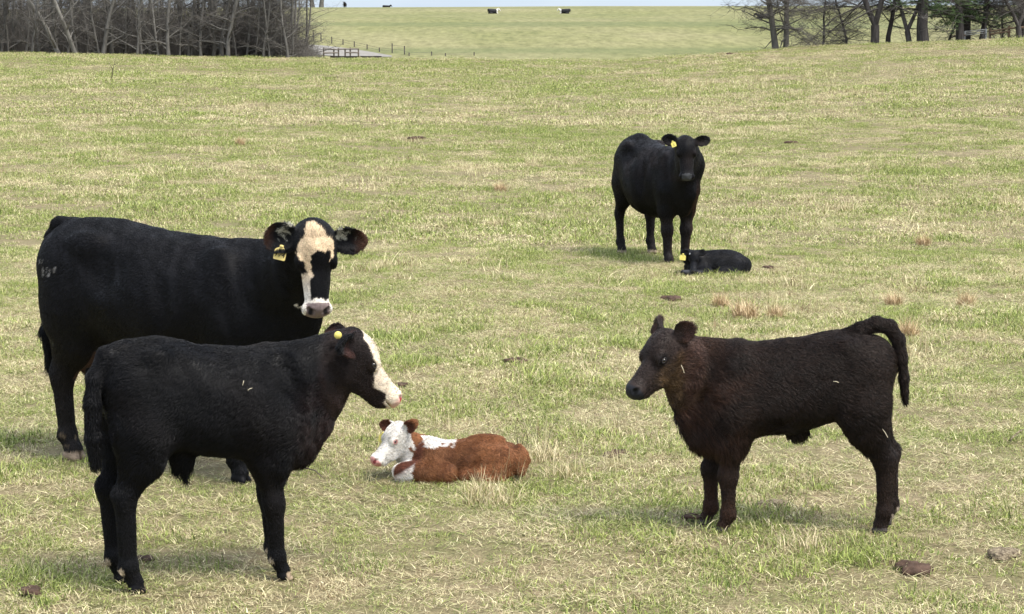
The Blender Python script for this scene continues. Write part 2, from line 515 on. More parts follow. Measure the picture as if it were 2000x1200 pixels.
class Body:
    relief = 0.013
    def __init__(s, lo, hi, h, fine=None, hf=None):
        def axis(i):
            if fine is None: return np.arange(lo[i], hi[i], h)
            a, b = max(lo[i], fine[0][i]), min(hi[i], fine[1][i])
            return np.concatenate([np.arange(lo[i], a, h), np.arange(a, b, hf), np.arange(b, hi[i], h)])
        s.ax = [axis(i).astype(np.float32) for i in range(3)]
        for i in range(3):
            keep = np.concatenate([[True], np.diff(s.ax[i]) > hf * 0.4 if fine is not None else np.diff(s.ax[i]) > h * 0.4])
            s.ax[i] = s.ax[i][keep]
        s.D = np.full([len(a) for a in s.ax], 1.0, np.float32)
    def _sub(s, lo, hi):
        sl = []; g = []
        for i in range(3):
            a = np.searchsorted(s.ax[i], lo[i]); b = np.searchsorted(s.ax[i], hi[i])
            sl.append(slice(a, b)); g.append(s.ax[i][a:b])
        return tuple(sl), g[0][:, None, None], g[1][None, :, None], g[2][None, None, :]
    def _merge(s, sl, d, k, cut=False):
        A = s.D[sl]
        if A.size == 0: return
        if cut:
            d = -d
            if k > 0:
                h = np.maximum(k - np.abs(A - d), 0) / k
                s.D[sl] = np.maximum(A, d) + h * h * k * 0.25
            else: s.D[sl] = np.maximum(A, d)
        else:
            if k > 0:
                h = np.maximum(k - np.abs(A - d), 0) / k
                s.D[sl] = np.minimum(A, d) - h * h * k * 0.25
            else: s.D[sl] = np.minimum(A, d)
    def cone(s, a, b, ra, rb, k=0.04, n=None, sq=1.0, cut=False):
        """tapered capsule; sq < 1 squeezes it along n"""
        a = np.asarray(a, float); b = np.asarray(b, float)
        r = max(ra, rb) * max(1, sq) + k + 0.03
        lo = np.minimum(a, b) - r; hi = np.maximum(a, b) + r
        sl, X, Y, Z = s._sub(lo, hi)
        px, py, pz = X - a[0], Y - a[1], Z - a[2]
        ba = b - a
        if n is not None:
            n = nrm(n); q = (px * n[0] + py * n[1] + pz * n[2]) * (1 / sq - 1)
            px = px + q * n[0]; py = py + q * n[1]; pz = pz + q * n[2]
            ba = ba + n * (ba @ n) * (1 / sq - 1)
        L = ba @ ba + 1e-9
        t = np.clip((px * ba[0] + py * ba[1] + pz * ba[2]) / L, 0, 1)
        d = np.sqrt((px - t * ba[0]) ** 2 + (py - t * ba[1]) ** 2 + (pz - t * ba[2]) ** 2) - (ra + (rb - ra) * t)
        s._merge(sl, d.astype(np.float32), k, cut)
    def ell(s, c, r, k=0.04, R=None, cut=False):
        c = np.asarray(c, float); r = np.asarray(r, float)
        R = np.eye(3) if R is None else np.asarray(R, float)     # columns = the ellipsoid's axes
        ext = np.sqrt(((R * r) ** 2).sum(1)) + k + 0.02
        sl, X, Y, Z = s._sub(c - ext, c + ext)
        x, y, z = X - c[0], Y - c[1], Z - c[2]
        u = (x * R[0, 0] + y * R[1, 0] + z * R[2, 0]); v = (x * R[0, 1] + y * R[1, 1] + z * R[2, 1]); w = (x * R[0, 2] + y * R[1, 2] + z * R[2, 2])
        q = np.sqrt((u / r[0]) ** 2 + (v / r[1]) ** 2 + (w / r[2]) ** 2) + 1e-5
        p = np.sqrt(u * u + v * v + w * w)
        d = p - p / q
        d = np.where(q < 0.3, -r.min() * 0.7, d)
        s._merge(sl, d.astype(np.float32), k, cut)
    def torso(s, keys, k=0.05, p=2.2, yoff=None):
        """keys: x, top z, bottom z, half width; the trunk's cross-sections along x"""
        K = np.array(keys, float)
        K = K[np.argsort(K[:, 0])]
        x0, x1 = K[0, 0], K[-1, 0]
        sl, X, Y, Z = s._sub((x0 - 0.1, -K[:, 3].max() - 0.2, K[:, 2].min() - 0.15), (x1 + 0.1, K[:, 3].max() + 0.2, K[:, 1].max() + 0.15))
        xs = np.linspace(x0, x1, 260); st = (x1 - x0) / 259
        w = np.hanning(max(5, int(0.14 / st) | 1)); w /= w.sum(); h = len(w) // 2
        def sm(col):
            v = np.interp(xs, K[:, 0], K[:, col]); e = np.pad(v, h, 'reflect', reflect_type='odd')
            return np.convolve(e, w, 'valid')
        tx = X[:, 0, 0]
        top, bot, wid = [np.interp(tx, xs, sm(c))[:, None, None] for c in (1, 2, 3)]
        zc = (top * 0.5 + bot * 0.5); hh = np.maximum((top - bot) / 2, 0.01); wid = np.maximum(wid, 0.01)
        z = Z - zc
        # a little narrower above than below
        yy = Y / (wid * (1 - 0.10 * np.clip(z / hh, -1, 1)))
        q = (np.abs(yy) ** p + np.abs(z / hh) ** p) ** (1 / p) + 1e-4
        r = np.sqrt(Y * Y + z * z)
        d = np.where(q < 0.3, -np.minimum(hh, wid) * 0.7, r - r / q)
        dx = np.maximum(np.maximum(x0 - X, X - x1), 0)
        d = np.where(dx > 0, np.sqrt(np.maximum(d, 0) ** 2 + dx * dx), d)
        s._merge(sl, d.astype(np.float32), k)
    def ear(s, base, d, n, L, W, t=0.011, cup=0.35, k=0.012):
        """a leaf-shaped cupped ear: d = towards the tip, n = the way it opens"""
        d = nrm(d); n = nrm(np.asarray(n, float) - d * np.dot(n, d)); v = np.cross(n, d)
        base = np.asarray(base, float)
        c = base + d * L * 0.5
        sl, X, Y, Z = s._sub(c - L * 0.75 - 0.03, c + L * 0.75 + 0.03)
        x, y, z = X - base[0], Y - base[1], Z - base[2]
        U = (x * d[0] + y * d[1] + z * d[2]) / L; Vv = x * v[0] + y * v[1] + z * v[2]; N = x * n[0] + y * n[1] + z * n[2]
        uu = np.clip(U, 0, 1)
        Wu = W * (0.30 + 0.70 * np.sin(np.pi * np.clip(uu * 0.93 + 0.03, 0, 1)) ** 0.75)
        Wu = Wu * np.sqrt(np.clip(1.0 - np.clip((uu - 0.72) / 0.28, 0, 1) ** 2, 0.0009, 1))
        tt = t * (1 + 1.3 * np.exp(-(uu / 0.22) ** 2))
        Nn = N - cup * (Vv ** 2) / W * 1.6 + cup * W * 0.35
        q = np.sqrt((Vv / Wu) ** 2 + (Nn / tt) ** 2)
        dd = (q - 1) * tt * 0.8
        ex = np.maximum(np.maximum(-U, U - 1) * L, 0)
        dd = np.where(ex > 0, np.maximum(dd, 0) + ex, dd)
        s._merge(sl, dd.astype(np.float32), k)
    def surface(s):
        D = s.D
        D[:, :, s.ax[2] < 0.0] = np.maximum(D[:, :, s.ax[2] < 0.0], 0.003)
        I = D < 0
        nx, ny, nz = D.shape
        cnt = np.zeros((nx - 1, ny - 1, nz - 1), np.int8)
        for a in (0, 1):
            for b in (0, 1):
                for c in (0, 1):
                    cnt += I[a:nx - 1 + a, b:ny - 1 + b, c:nz - 1 + c]
        act = np.argwhere((cnt > 0) & (cnt < 8))
        idm = np.full(cnt.shape, -1, np.int32)
        idm[act[:, 0], act[:, 1], act[:, 2]] = np.arange(len(act))
        corners = [(a, b, c) for a in (0, 1) for b in (0, 1) for c in (0, 1)]
        vals = {co: D[act[:, 0] + co[0], act[:, 1] + co[1], act[:, 2] + co[2]] for co in corners}
        acc = np.zeros((len(act), 3)); num = np.zeros(len(act))
        for c0 in corners:
            for ax_ in range(3):
                if c0[ax_]: continue
                c1 = list(c0); c1[ax_] = 1; c1 = tuple(c1)
                a, b = vals[c0], vals[c1]
                cr = (a < 0) != (b < 0)
                t = np.where(cr, a / np.where(cr, a - b, 1), 0)
                p = np.tile(np.array(c0, float), (len(act), 1)); p[:, ax_] = t
                acc += p * cr[:, None]; num += cr
        loc = acc / num[:, None]
        V = np.empty_like(loc)
        for i in range(3):
            A = s.ax[i]; k = act[:, i]
            V[:, i] = A[k] + loc[:, i] * (A[k + 1] - A[k])
        F = []
        for ax_ in range(3):
            o = [i for i in range(3) if i != ax_]
            sa = [slice(None)] * 3; sb = [slice(None)] * 3
            sa[ax_] = slice(0, -1); sb[ax_] = slice(1, None)
            ch = I[tuple(sa)] != I[tuple(sb)]
            e = np.argwhere(ch)
            m = (e[:, o[0]] > 0) & (e[:, o[1]] > 0) & (e[:, o[0]] < cnt.shape[o[0]]) & (e[:, o[1]] < cnt.shape[o[1]])
            e = e[m]
            ins = I[e[:, 0], e[:, 1], e[:, 2]]
            q = []
            for da, db in ((1, 1), (0, 1), (0, 0), (1, 0)):
                c = e.copy(); c[:, o[0]] -= da; c[:, o[1]] -= db
                q.append(idm[c[:, 0], c[:, 1], c[:, 2]])
            q = np.stack(q, 1)
            flip = ins if ax_ != 1 else ~ins
            q[~flip] = q[~flip][:, ::-1]
            F.append(q[(q >= 0).all(1)])
        F = np.concatenate(F)
        # two rounds of smoothing
        for _ in range(2):
            acc = np.zeros_like(V); num = np.zeros(len(V))
            for i in range(4):
                for j in (1, 3):
                    np.add.at(acc, F[:, i], V[F[:, (i + j) % 4]]); np.add.at(num, F[:, i], 1)
            V = V * 0.5 + 0.5 * acc / np.maximum(num, 1)[:, None]
        # normals
        n = np.cross(V[F[:, 2]] - V[F[:, 0]], V[F[:, 3]] - V[F[:, 1]])
        N = np.zeros_like(V)
        for i in range(4): np.add.at(N, F[:, i], n)
        N /= np.linalg.norm(N, axis=1)[:, None] + 1e-12
        # muscle, ribs and loose hide
        k = smooth01((V[:, 2] - 0.15 * V[:, 2].max()) / 0.3)
        S3 = V * np.array([1.0, 1.0, 0.45])
        V = V + N * (s.relief * k * (n3(S3, 0.13, 61) + 0.6 * n3(S3, 0.055, 71)))[:, None]
        return V, F, N

class Head:
    """frame of a head: P the poll, f along the face to the muzzle, u out of the forehead, L poll to muzzle"""
    def __init__(s, P, f, side, L):
        s.P = np.asarray(P, float); s.f = nrm(f)
        side = np.asarray(side, float); s.y = nrm(side - s.f * (side @ s.f)); s.u = np.cross(s.f, s.y); s.L = L
        s.R = np.stack([s.f, s.y, s.u], 1)
    def w(s, p): return s.P + s.R @ (np.asarray(p, float) * s.L)
    def local(s, V): return ((V - s.P) @ s.R) / s.L
    def d(s, v): return s.R @ np.asarray(v, float)

def sculpt_head(B, H, calf=True, ears=(), wide=1.0):
    L = H.L
    def E(c, r, k=0.03, cut=False, rot=None):
        R = H.R if rot is None else H.R @ rot
        B.ell(H.w(c), np.array(r) * L, k * L / 0.4, R, cut)
    def C(a, b, ra, rb, k=0.03, n=None, sq=1.0, cut=False):
        B.cone(H.w(a), H.w(b), ra * L, rb * L, k * L / 0.4, None if n is None else H.d(n), sq, cut)
    if calf:
        E((0.19, 0, -0.20), (0.25, 0.215 * wide, 0.235))
        E((0.22, 0, -0.06), (0.24, 0.19 * wide, 0.125))
        C((0.30, 0, -0.21), (0.84, 0, -0.20), 0.185, 0.130, 0.04, (0, 1, 0), 0.95)
        E((0.90, 0, -0.185), (0.105, 0.150 * wide, 0.125))
        C((0.20, 0, -0.40), (0.82, 0, -0.320), 0.120, 0.078, 0.03, (0, 1, 0), 0.95)
        for sg in (-1, 1):
            E((0.27, sg * 0.115, -0.34), (0.19, 0.085, 0.17))
            E((0.46, sg * 0.06, -0.37), (0.22, 0.07, 0.10))
            E((0.385, sg * 0.165, -0.075), (0.10, 0.05, 0.055))
            E((0.41, sg * 0.172, -0.125), (0.078, 0.045, 0.058), 0.02)
    else:
        E((0.17, 0, -0.19), (0.20, 0.175 * wide, 0.20))
        E((0.02, 0, -0.10), (0.095, 0.085 * wide, 0.10))
        E((0.23, 0, -0.07), (0.22, 0.165 * wide, 0.080))
        C((0.30, 0, -0.17), (0.84, 0, -0.16), 0.16, 0.120, 0.03, (0, 1, 0), 1.04 * wide)
        E((0.92, 0, -0.155), (0.095, 0.165 * wide, 0.11))
        E((0.95, 0, -0.21), (0.07, 0.145 * wide, 0.07))
        C((0.20, 0, -0.35), (0.86, 0, -0.27), 0.11, 0.055, 0.03, (0, 1, 0), 0.9)
        for sg in (-1, 1):
            E((0.25, sg * 0.105, -0.30), (0.19, 0.065, 0.15))
            E((0.345, sg * 0.178 * wide, -0.075), (0.085, 0.045, 0.05), 0.02)
            E((0.375, sg * 0.178 * wide, -0.115), (0.068, 0.040, 0.048), 0.015)
    for sg in (-1, 1):
        # socket, nostril, mouth
        ey = 0.41 if calf else 0.375
        E((ey, sg * (0.222 if calf else 0.222 * wide), -0.125 if calf else -0.115), (0.040, 0.022, 0.028), 0.012, True)
        nz = -0.115 if calf else -0.075
        q = 0.018 if calf else 0.0
        E((0.982 - q, sg * (0.082 + q), nz), (0.050, 0.032, 0.028), 0.008, True)
        E((0.950 - q, sg * (0.118 + q), nz - 0.010), (0.052, 0.026, 0.020), 0.006, True)
    E((0.92, 0, -0.272 if calf else -0.252), (0.17, 0.20, 0.010), 0.010, True)
    for e in ears:
        B.ear(H.w(e['base']), e['d'], e['n'], e['L'], e['W'], e.get('t', 0.010), e.get('cup', 0.4))

def leg(B, pts, rad, hoof, k=0.03, sq=None, paw=1.0, toe=(1, 0, 0), bx=True):
    """pts down to the fetlock, then the hoof's middle on the ground"""
    for i in range(len(pts) - 1):
        B.cone(pts[i], pts[i + 1], rad[i], rad[i + 1], k if i else k * 2, (0, 1, 0), (sq[i] if sq else 1.0))
    f = np.array(pts[-1], float); h = np.array(hoof, float); r = rad[-1]; toe = nrm(toe)
    sd = np.array([-toe[1], toe[0], 0])
    hr = r * 1.05 * paw
    B.cone(f, h + np.array([0, 0, hr * 1.1]), r * 0.95, hr * 0.95, 0.02)
    for s in (-1, 1):                                # the two claws
        c = h + sd * s * hr * 0.50
        B.cone(c - toe * hr * 0.35 + np.array([0, 0, hr * 0.55]), c + toe * hr * 0.75 + np.array([0, 0, hr * 0.30]), hr * 0.62, hr * 0.46, 0.012)
        B.ell(f - toe * r * 0.95 + sd * s * r * 0.55 + np.array([0, 0, -r * 0.35]), (r * 0.28, r * 0.24, r * 0.33), 0.006)   # dew claws
    B.ell(h + toe * hr * 1.1 + np.array([0, 0, hr * 0.3]), (hr * 0.8, 0.003, hr * 0.8), 0.006, np.stack([toe, sd, np.cross(toe, sd)], 1), True)

def in_poly(px, py, poly):
    poly = np.asarray(poly, float); n = len(poly); ins = np.zeros(len(px), bool); j = n - 1
    for i in range(n):
        xi, yi = poly[i]; xj, yj = poly[j]
        c = ((yi > py) != (yj > py)) & (px < (xj - xi) * (py - yi) / (yj - yi + 1e-12) + xi)
        ins ^= c; j = i
    return ins

def n3(V, s, o=0):
    return (vnoise(V[:, 0] + V[:, 2] * 0.7, V[:, 1] - V[:, 2] * 0.6, s, o) + vnoise(V[:, 1] + V[:, 2] * 1.1, V[:, 0] * 0.9 + V[:, 2] * 0.4, s, o + 40)) * 0.8

def coat_material(name, rough=0.5, spec=0.25, sheen=0.0, grain=(1, 1, 1)):
    m, nt, b = new_mat(name, rough, spec)
    at = nt.nodes.new('ShaderNodeAttribute'); at.attribute_name = 'col'
    tc = nt.nodes.new('ShaderNodeTexCoord')
    f = noise(nt, tc.outputs['Object'], 60, 4, 0.7, grain)
    g = noise(nt, tc.outputs['Object'], 9, 4, 0.6, (1, 1, 0.6))
    k = mixc(nt, maprange(nt, f, 0.3, 0.7), (0.62, 0.62, 0.62), (1.3, 1.3, 1.3))
    c = mixc(nt, 1.0, at.outputs['Color'], k, 'MULTIPLY')
    nt.links.new(c, b.inputs['Base Color'])
    nt.links.new(maprange(nt, g, 0.3, 0.7, rough - 0.12, rough + 0.15), b.inputs['Roughness'])
    bn = nt.nodes.new('ShaderNodeBump'); bn.inputs['Strength'].default_value = 0.2; bn.inputs['Distance'].default_value = 0.005
    ad = nt.nodes.new('ShaderNodeMath'); ad.operation = 'ADD'
    nt.links.new(f, ad.inputs[0]); nt.links.new(g, ad.inputs[1])
    nt.links.new(ad.outputs[0], bn.inputs['Height']); nt.links.new(bn.outputs[0], b.inputs['Normal'])
    return m

def hair_material():
    m, nt, b = new_mat('hair', 0.45, 0.20)
    at = nt.nodes.new('ShaderNodeAttribute'); at.attribute_name = 'col'
    nt.links.new(at.outputs['Color'], b.inputs['Base Color'])
    return m
M_HAIR = hair_material()
M_COAT = coat_material('short_coat', 0.55, 0.13, 0, (0.35, 1, 1))

def grow_hair(name, V, F, N, col, n, length, flow, parent, radius=0.0007, lift=0.35, clump=0.35, seed=0, cjit=0.35, dens=None):
    """length: per-vertex length, flow: per-vertex lie of the hair"""
    r = np.random.default_rng(seed)
    a = 0.5 * np.linalg.norm(np.cross(V[F[:, 2]] - V[F[:, 0]], V[F[:, 3]] - V[F[:, 1]]), axis=1)
    fl = length[F].mean(1); a = a * (fl > 0.0015)
    if dens is not None: a = a * dens[F].mean(1)
    fi = r.choice(len(F), n, p=a / a.sum())
    u = r.random((n, 2))
    w = np.stack([(1 - u[:, 0]) * (1 - u[:, 1]), u[:, 0] * (1 - u[:, 1]), u[:, 0] * u[:, 1], (1 - u[:, 0]) * u[:, 1]], 1)
    q = F[fi]
    def it(A): return (A[q] * w[..., None]).sum(1) if A.ndim == 2 else (A[q] * w).sum(1)
    P = it(V); Nn = it(N); Nn /= np.linalg.norm(Nn, axis=1)[:, None] + 1e-9
    T = it(flow); L = it(length) * (0.6 + 0.7 * r.random(n)); C = it(col)
    cn = np.stack([n3(P, 0.035, 3 + i * 17) for i in range(3)], 1) + 0.6 * np.stack([n3(P, 0.11, 90 + i * 17) for i in range(3)], 1)
    T = T + clump * cn * 1.5 + r.normal(0, 0.16, (n, 3))
    T = T - Nn * (T * Nn).sum(1)[:, None]
    T /= np.linalg.norm(T, axis=1)[:, None] + 1e-9
    lf = lift * (0.6 + 0.8 * r.random(n))[:, None]
    pts = [P - Nn * 0.002]
    for j, (tt, up) in enumerate(((0.33, 1.1), (0.66, 0.85), (1.0, 0.55))):
        pts.append(P + (T * tt + Nn * lf * up * tt) * L[:, None] + np.array([0, 0, -0.10 * tt * tt]) * L[:, None])
    Pp = np.stack(pts, 1).astype(np.float32)
    hc = bpy.data.hair_curves.new(name)
    hc.add_curves([4] * n)
    hc.attributes['position'].data.foreach_set('vector', Pp.ravel())
    ra = hc.attributes.get('radius') or hc.attributes.new('radius', 'FLOAT', 'POINT')
    rr = np.tile(np.array([1, 0.9, 0.65, 0.15], np.float32) * radius, n)
    ra.data.foreach_set('value', rr)
    ca = hc.attributes.new('col', 'FLOAT_COLOR', 'CURVE')
    cc = np.ones((n, 4), np.float32)
    cc[:, :3] = np.clip(C * (1 + cjit * r.normal(0, 1, n))[:, None], 0.002, 0.9)
    ca.data.foreach_set('color', cc.ravel())
    hc.materials.append(M_HAIR)
    o = bpy.data.objects.new(name, hc)
    COL.objects.link(o); o.parent = parent
    o['kind'] = 'stuff'
    return o

def eye_part(parent, H, sg, calf, col=(0.01, 0.008, 0.007), r=None, rim=None):
    M = bpy.data.materials.get('eyeball')
    if not M:
        M, nt, b = new_mat('eyeball', 0.06, 0.6)
        tc = nt.nodes.new('ShaderNodeTexCoord'); sep = nt.nodes.new('ShaderNodeSeparateXYZ'); nt.links.new(tc.outputs['Object'], sep.inputs[0])
        nt.links.new(mixc(nt, maprange(nt, sep.outputs[2], 0.86, 0.92), (0.03, 0.018, 0.012), (0.004, 0.004, 0.005)), b.inputs['Base Color'])
    y = 0.193 if calf else 0.190
    c = H.w((0.41 if calf else 0.375, sg * y, -0.125 if calf else -0.115))
    R = (0.034 if calf else 0.030) * H.L if r is None else r
    bm = []; V = []; F = []
    n, m_ = 14, 9
    for i in range(m_ + 1):
        t = math.pi * i / m_
        for j in range(n):
            p = 2 * math.pi * j / n
            V.append((math.sin(t) * math.cos(p), math.sin(t) * math.sin(p), math.cos(t)))
    for i in range(m_):
        for j in range(n):
            F.append((i * n + j, (i + 1) * n + j, (i + 1) * n + (j + 1) % n, i * n + (j + 1) % n))
    me = mesh_np('eye', V, np.array(F))
    o = link_mesh('eye', me, M, parent)
    z = Vector(H.d((0.15, sg * 1.0, 0.25))).normalized()
    o.rotation_euler = z.to_track_quat('Z', 'Y').to_euler()
    o.location = c; o.scale = (R, R, R)
    # the dark lid round it, a ring
    mb = MB(); q = z.to_track_quat('Z', 'Y')
    xa = Vector(H.d((1, 0, -0.1))).normalized(); ya = z.cross(xa).normalized(); xa = ya.cross(z)
    pts = []
    for k in range(17):
        t = 2 * math.pi * k / 16
        pts.append(Vector(c) + z * R * 0.62 + xa * math.cos(t) * R * 1.08 + ya * math.sin(t) * R * 0.68)
    mb.tube(pts, R * 0.20, 6, cap=False)
    Mr = bpy.data.materials.get('eyelid_%s' % ('pink' if rim else 'dark'))
    if not Mr: Mr, _, b = new_mat('eyelid_%s' % ('pink' if rim else 'dark'), 0.45, 0.4); b.inputs['Base Color'].default_value = (*(rim or (0.012, 0.011, 0.012)), 1)
    mb.build('eyelid', Mr, parent, True)

M_TAG = simple_mat('tag_yellow', (0.58, 0.50, 0.10), (0.70, 0.62, 0.18), 30, 0.45, 0.4)
M_TAGD = simple_mat('tag_pale_yellow', (0.66, 0.52, 0.16), (0.75, 0.60, 0.24), 30, 0.45, 0.4)
M_INK, _, _b = new_mat('tag_ink', 0.6, 0.2); _b.inputs['Base Color'].default_value = (0.09, 0.07, 0.035, 1)

def ear_tag(parent, top, down, face, w, h, text=None, mat=None, tsize=0.6):
    """a rounded plate hanging from its neck; top = the pin, face = the way it faces"""
    mat = mat or M_TAG
    down = Vector(down).normalized(); face = Vector(face); face = (face - down * face.dot(down)).normalized()
    sd = (-down).cross(face).normalized()           # reading direction
    t = 0.0018
    out = [(-0.16, 0), (0.16, 0), (0.17, 0.16), (0.42, 0.28), (0.5, 0.36), (0.5, 0.93), (0.44, 1.0), (-0.44, 1.0), (-0.5, 0.93), (-0.5, 0.36), (-0.42, 0.28), (-0.17, 0.16)]
    v = []; 
    for zz in (t, -t):
        for (a, b) in out:
            v.append(tuple(Vector(top) + sd * a * w + down * b * h + face * zz))
    n = len(out)
    f = [tuple(range(n))[::-1], tuple(range(n, 2 * n))] + [(i, (i + 1) % n, n + (i + 1) % n, n + i) for i in range(n)]
    me = bpy.data.meshes.new('ear_tag'); me.from_pydata(v, [], f); me.update()
    me.materials.append(mat)
    o = link_mesh('ear_tag', me, None, parent)
    mb = MB(); T = Vector(top)
    mb.tube([T + down * h * 0.08 + face * 0.002, T + down * h * 0.08 + face * 0.007], [w * 0.13, w * 0.11], 10)
    mb.build('button', mat, o, True)
    if text:
        cu = bpy.data.curves.new('number', 'FONT'); cu.body = text; cu.align_x = 'CENTER'; cu.align_y = 'CENTER'; cu.size = 1.0
        cu.offset = 0.012
        tmp = bpy.data.objects.new('tmp', cu); COL.objects.link(tmp)
        me2 = bpy.data.meshes.new_from_object(tmp.evaluated_get(bpy.context.evaluated_depsgraph_get()))
        bpy.data.objects.remove(tmp)
        M = Matrix((( *sd, ), ( *(-down), ), ( *face, ))).transposed()
        c = T + down * h * 0.66 + face * (t + 0.0006)
        S = tsize * h
        for vv in me2.vertices:
            p = vv.co
            vv.co = c + M @ Vector((p.x * S, p.y * S, p.z * S))
        me2.materials.clear(); me2.materials.append(M_INK); me2.name = 'number'
        link_mesh('number', me2, None, o)
    return o

def flow_field(V, N, H=None, legz=0.45, trunk=(-0.85, 0, -0.55)):
    f = np.tile(np.array(trunk, float), (len(V), 1))
    t = np.clip((legz + 0.12 - V[:, 2]) / 0.15, 0, 1)[:, None]
    f = f * (1 - t) + np.array([-0.1, 0, -1.0]) * t
    if H is not None:
        h = H.local(V)
        w = np.clip((0.75 - np.sqrt((h[:, 0] - 0.45) ** 2 + (h[:, 2] + 0.18) ** 2 + h[:, 1] ** 2)) / 0.2, 0, 1)[:, None]
        ff = -H.f * 0.9 - H.u * 0.25
        f = f * (1 - w) + (ff + np.array([0, 0, -0.35])) * w
    return f

def head_weight(H, V, r0=0.62):
    h = H.local(V)
    return h, np.clip((r0 + 0.1 - np.sqrt((h[:, 0] - 0.48) ** 2 + (h[:, 2] + 0.18) ** 2 + h[:, 1] ** 2)) / 0.1, 0, 1)

def base_coat(V, N, c, jit=0.25):
    k = 1 + jit * (n3(V, 0.16, 2) + 0.6 * n3(V, 0.05, 8))
    return np.tile(np.array(c, float), (len(V), 1)) * np.clip(k, 0.4, 2)[:, None]

def blend(C, w, c):
    w = np.clip(w, 0, 1)[:, None]
    return C * (1 - w) + np.array(c, float) * w

def set_animal(root, V, F, col):
    amp = 0.0035 if V[:, 2].max() < 0.6 else 0.006
    me = mesh_np('body', V, F, col)
    me.materials.append(M_COAT)
    return link_mesh('body', me, None, root)

def nose_color(h, C, c):
    w = np.clip((h[:, 0] - 0.885) / 0.03, 0, 1) * (h[:, 2] > -0.40) * (np.abs(h[:, 1]) < 0.25)
    return blend(C, w, c)

M_STRAW, _, _b = new_mat('pale_straw', .6, .2); _b.inputs['Base Color'].default_value = (.62, .55, .40, 1)
def stuck_straw(root, V, x, z, side, a, L, label):
    """a bit of straw caught in the hair of the flank"""
    m = (np.abs(V[:, 0] - x) < .02) & (np.abs(V[:, 2] - z) < .02)
    y = (V[m, 1] * side).max() * side + side * .016
    mb = MB(); d = Vector((math.cos(a), 0, math.sin(a)))
    mb.tube([Vector((0, 0, 0)), d * L * .5 + Vector((0, side * .004, .003)), d * L], [.0014, .0014, .0010], 5)
    o = mb.build('straw', M_STRAW)
    o.location = root.location + Matrix.Rotation(root.rotation_euler[2], 3, 'Z') @ Vector((x, y, z)); o.rotation_euler = root.rotation_euler
    tag(o, label, 'straw')
def place(name, x, y, deg):
    o = empty(name, (x, y, hz1(x, y) - 0.005), math.radians(deg))
    return o

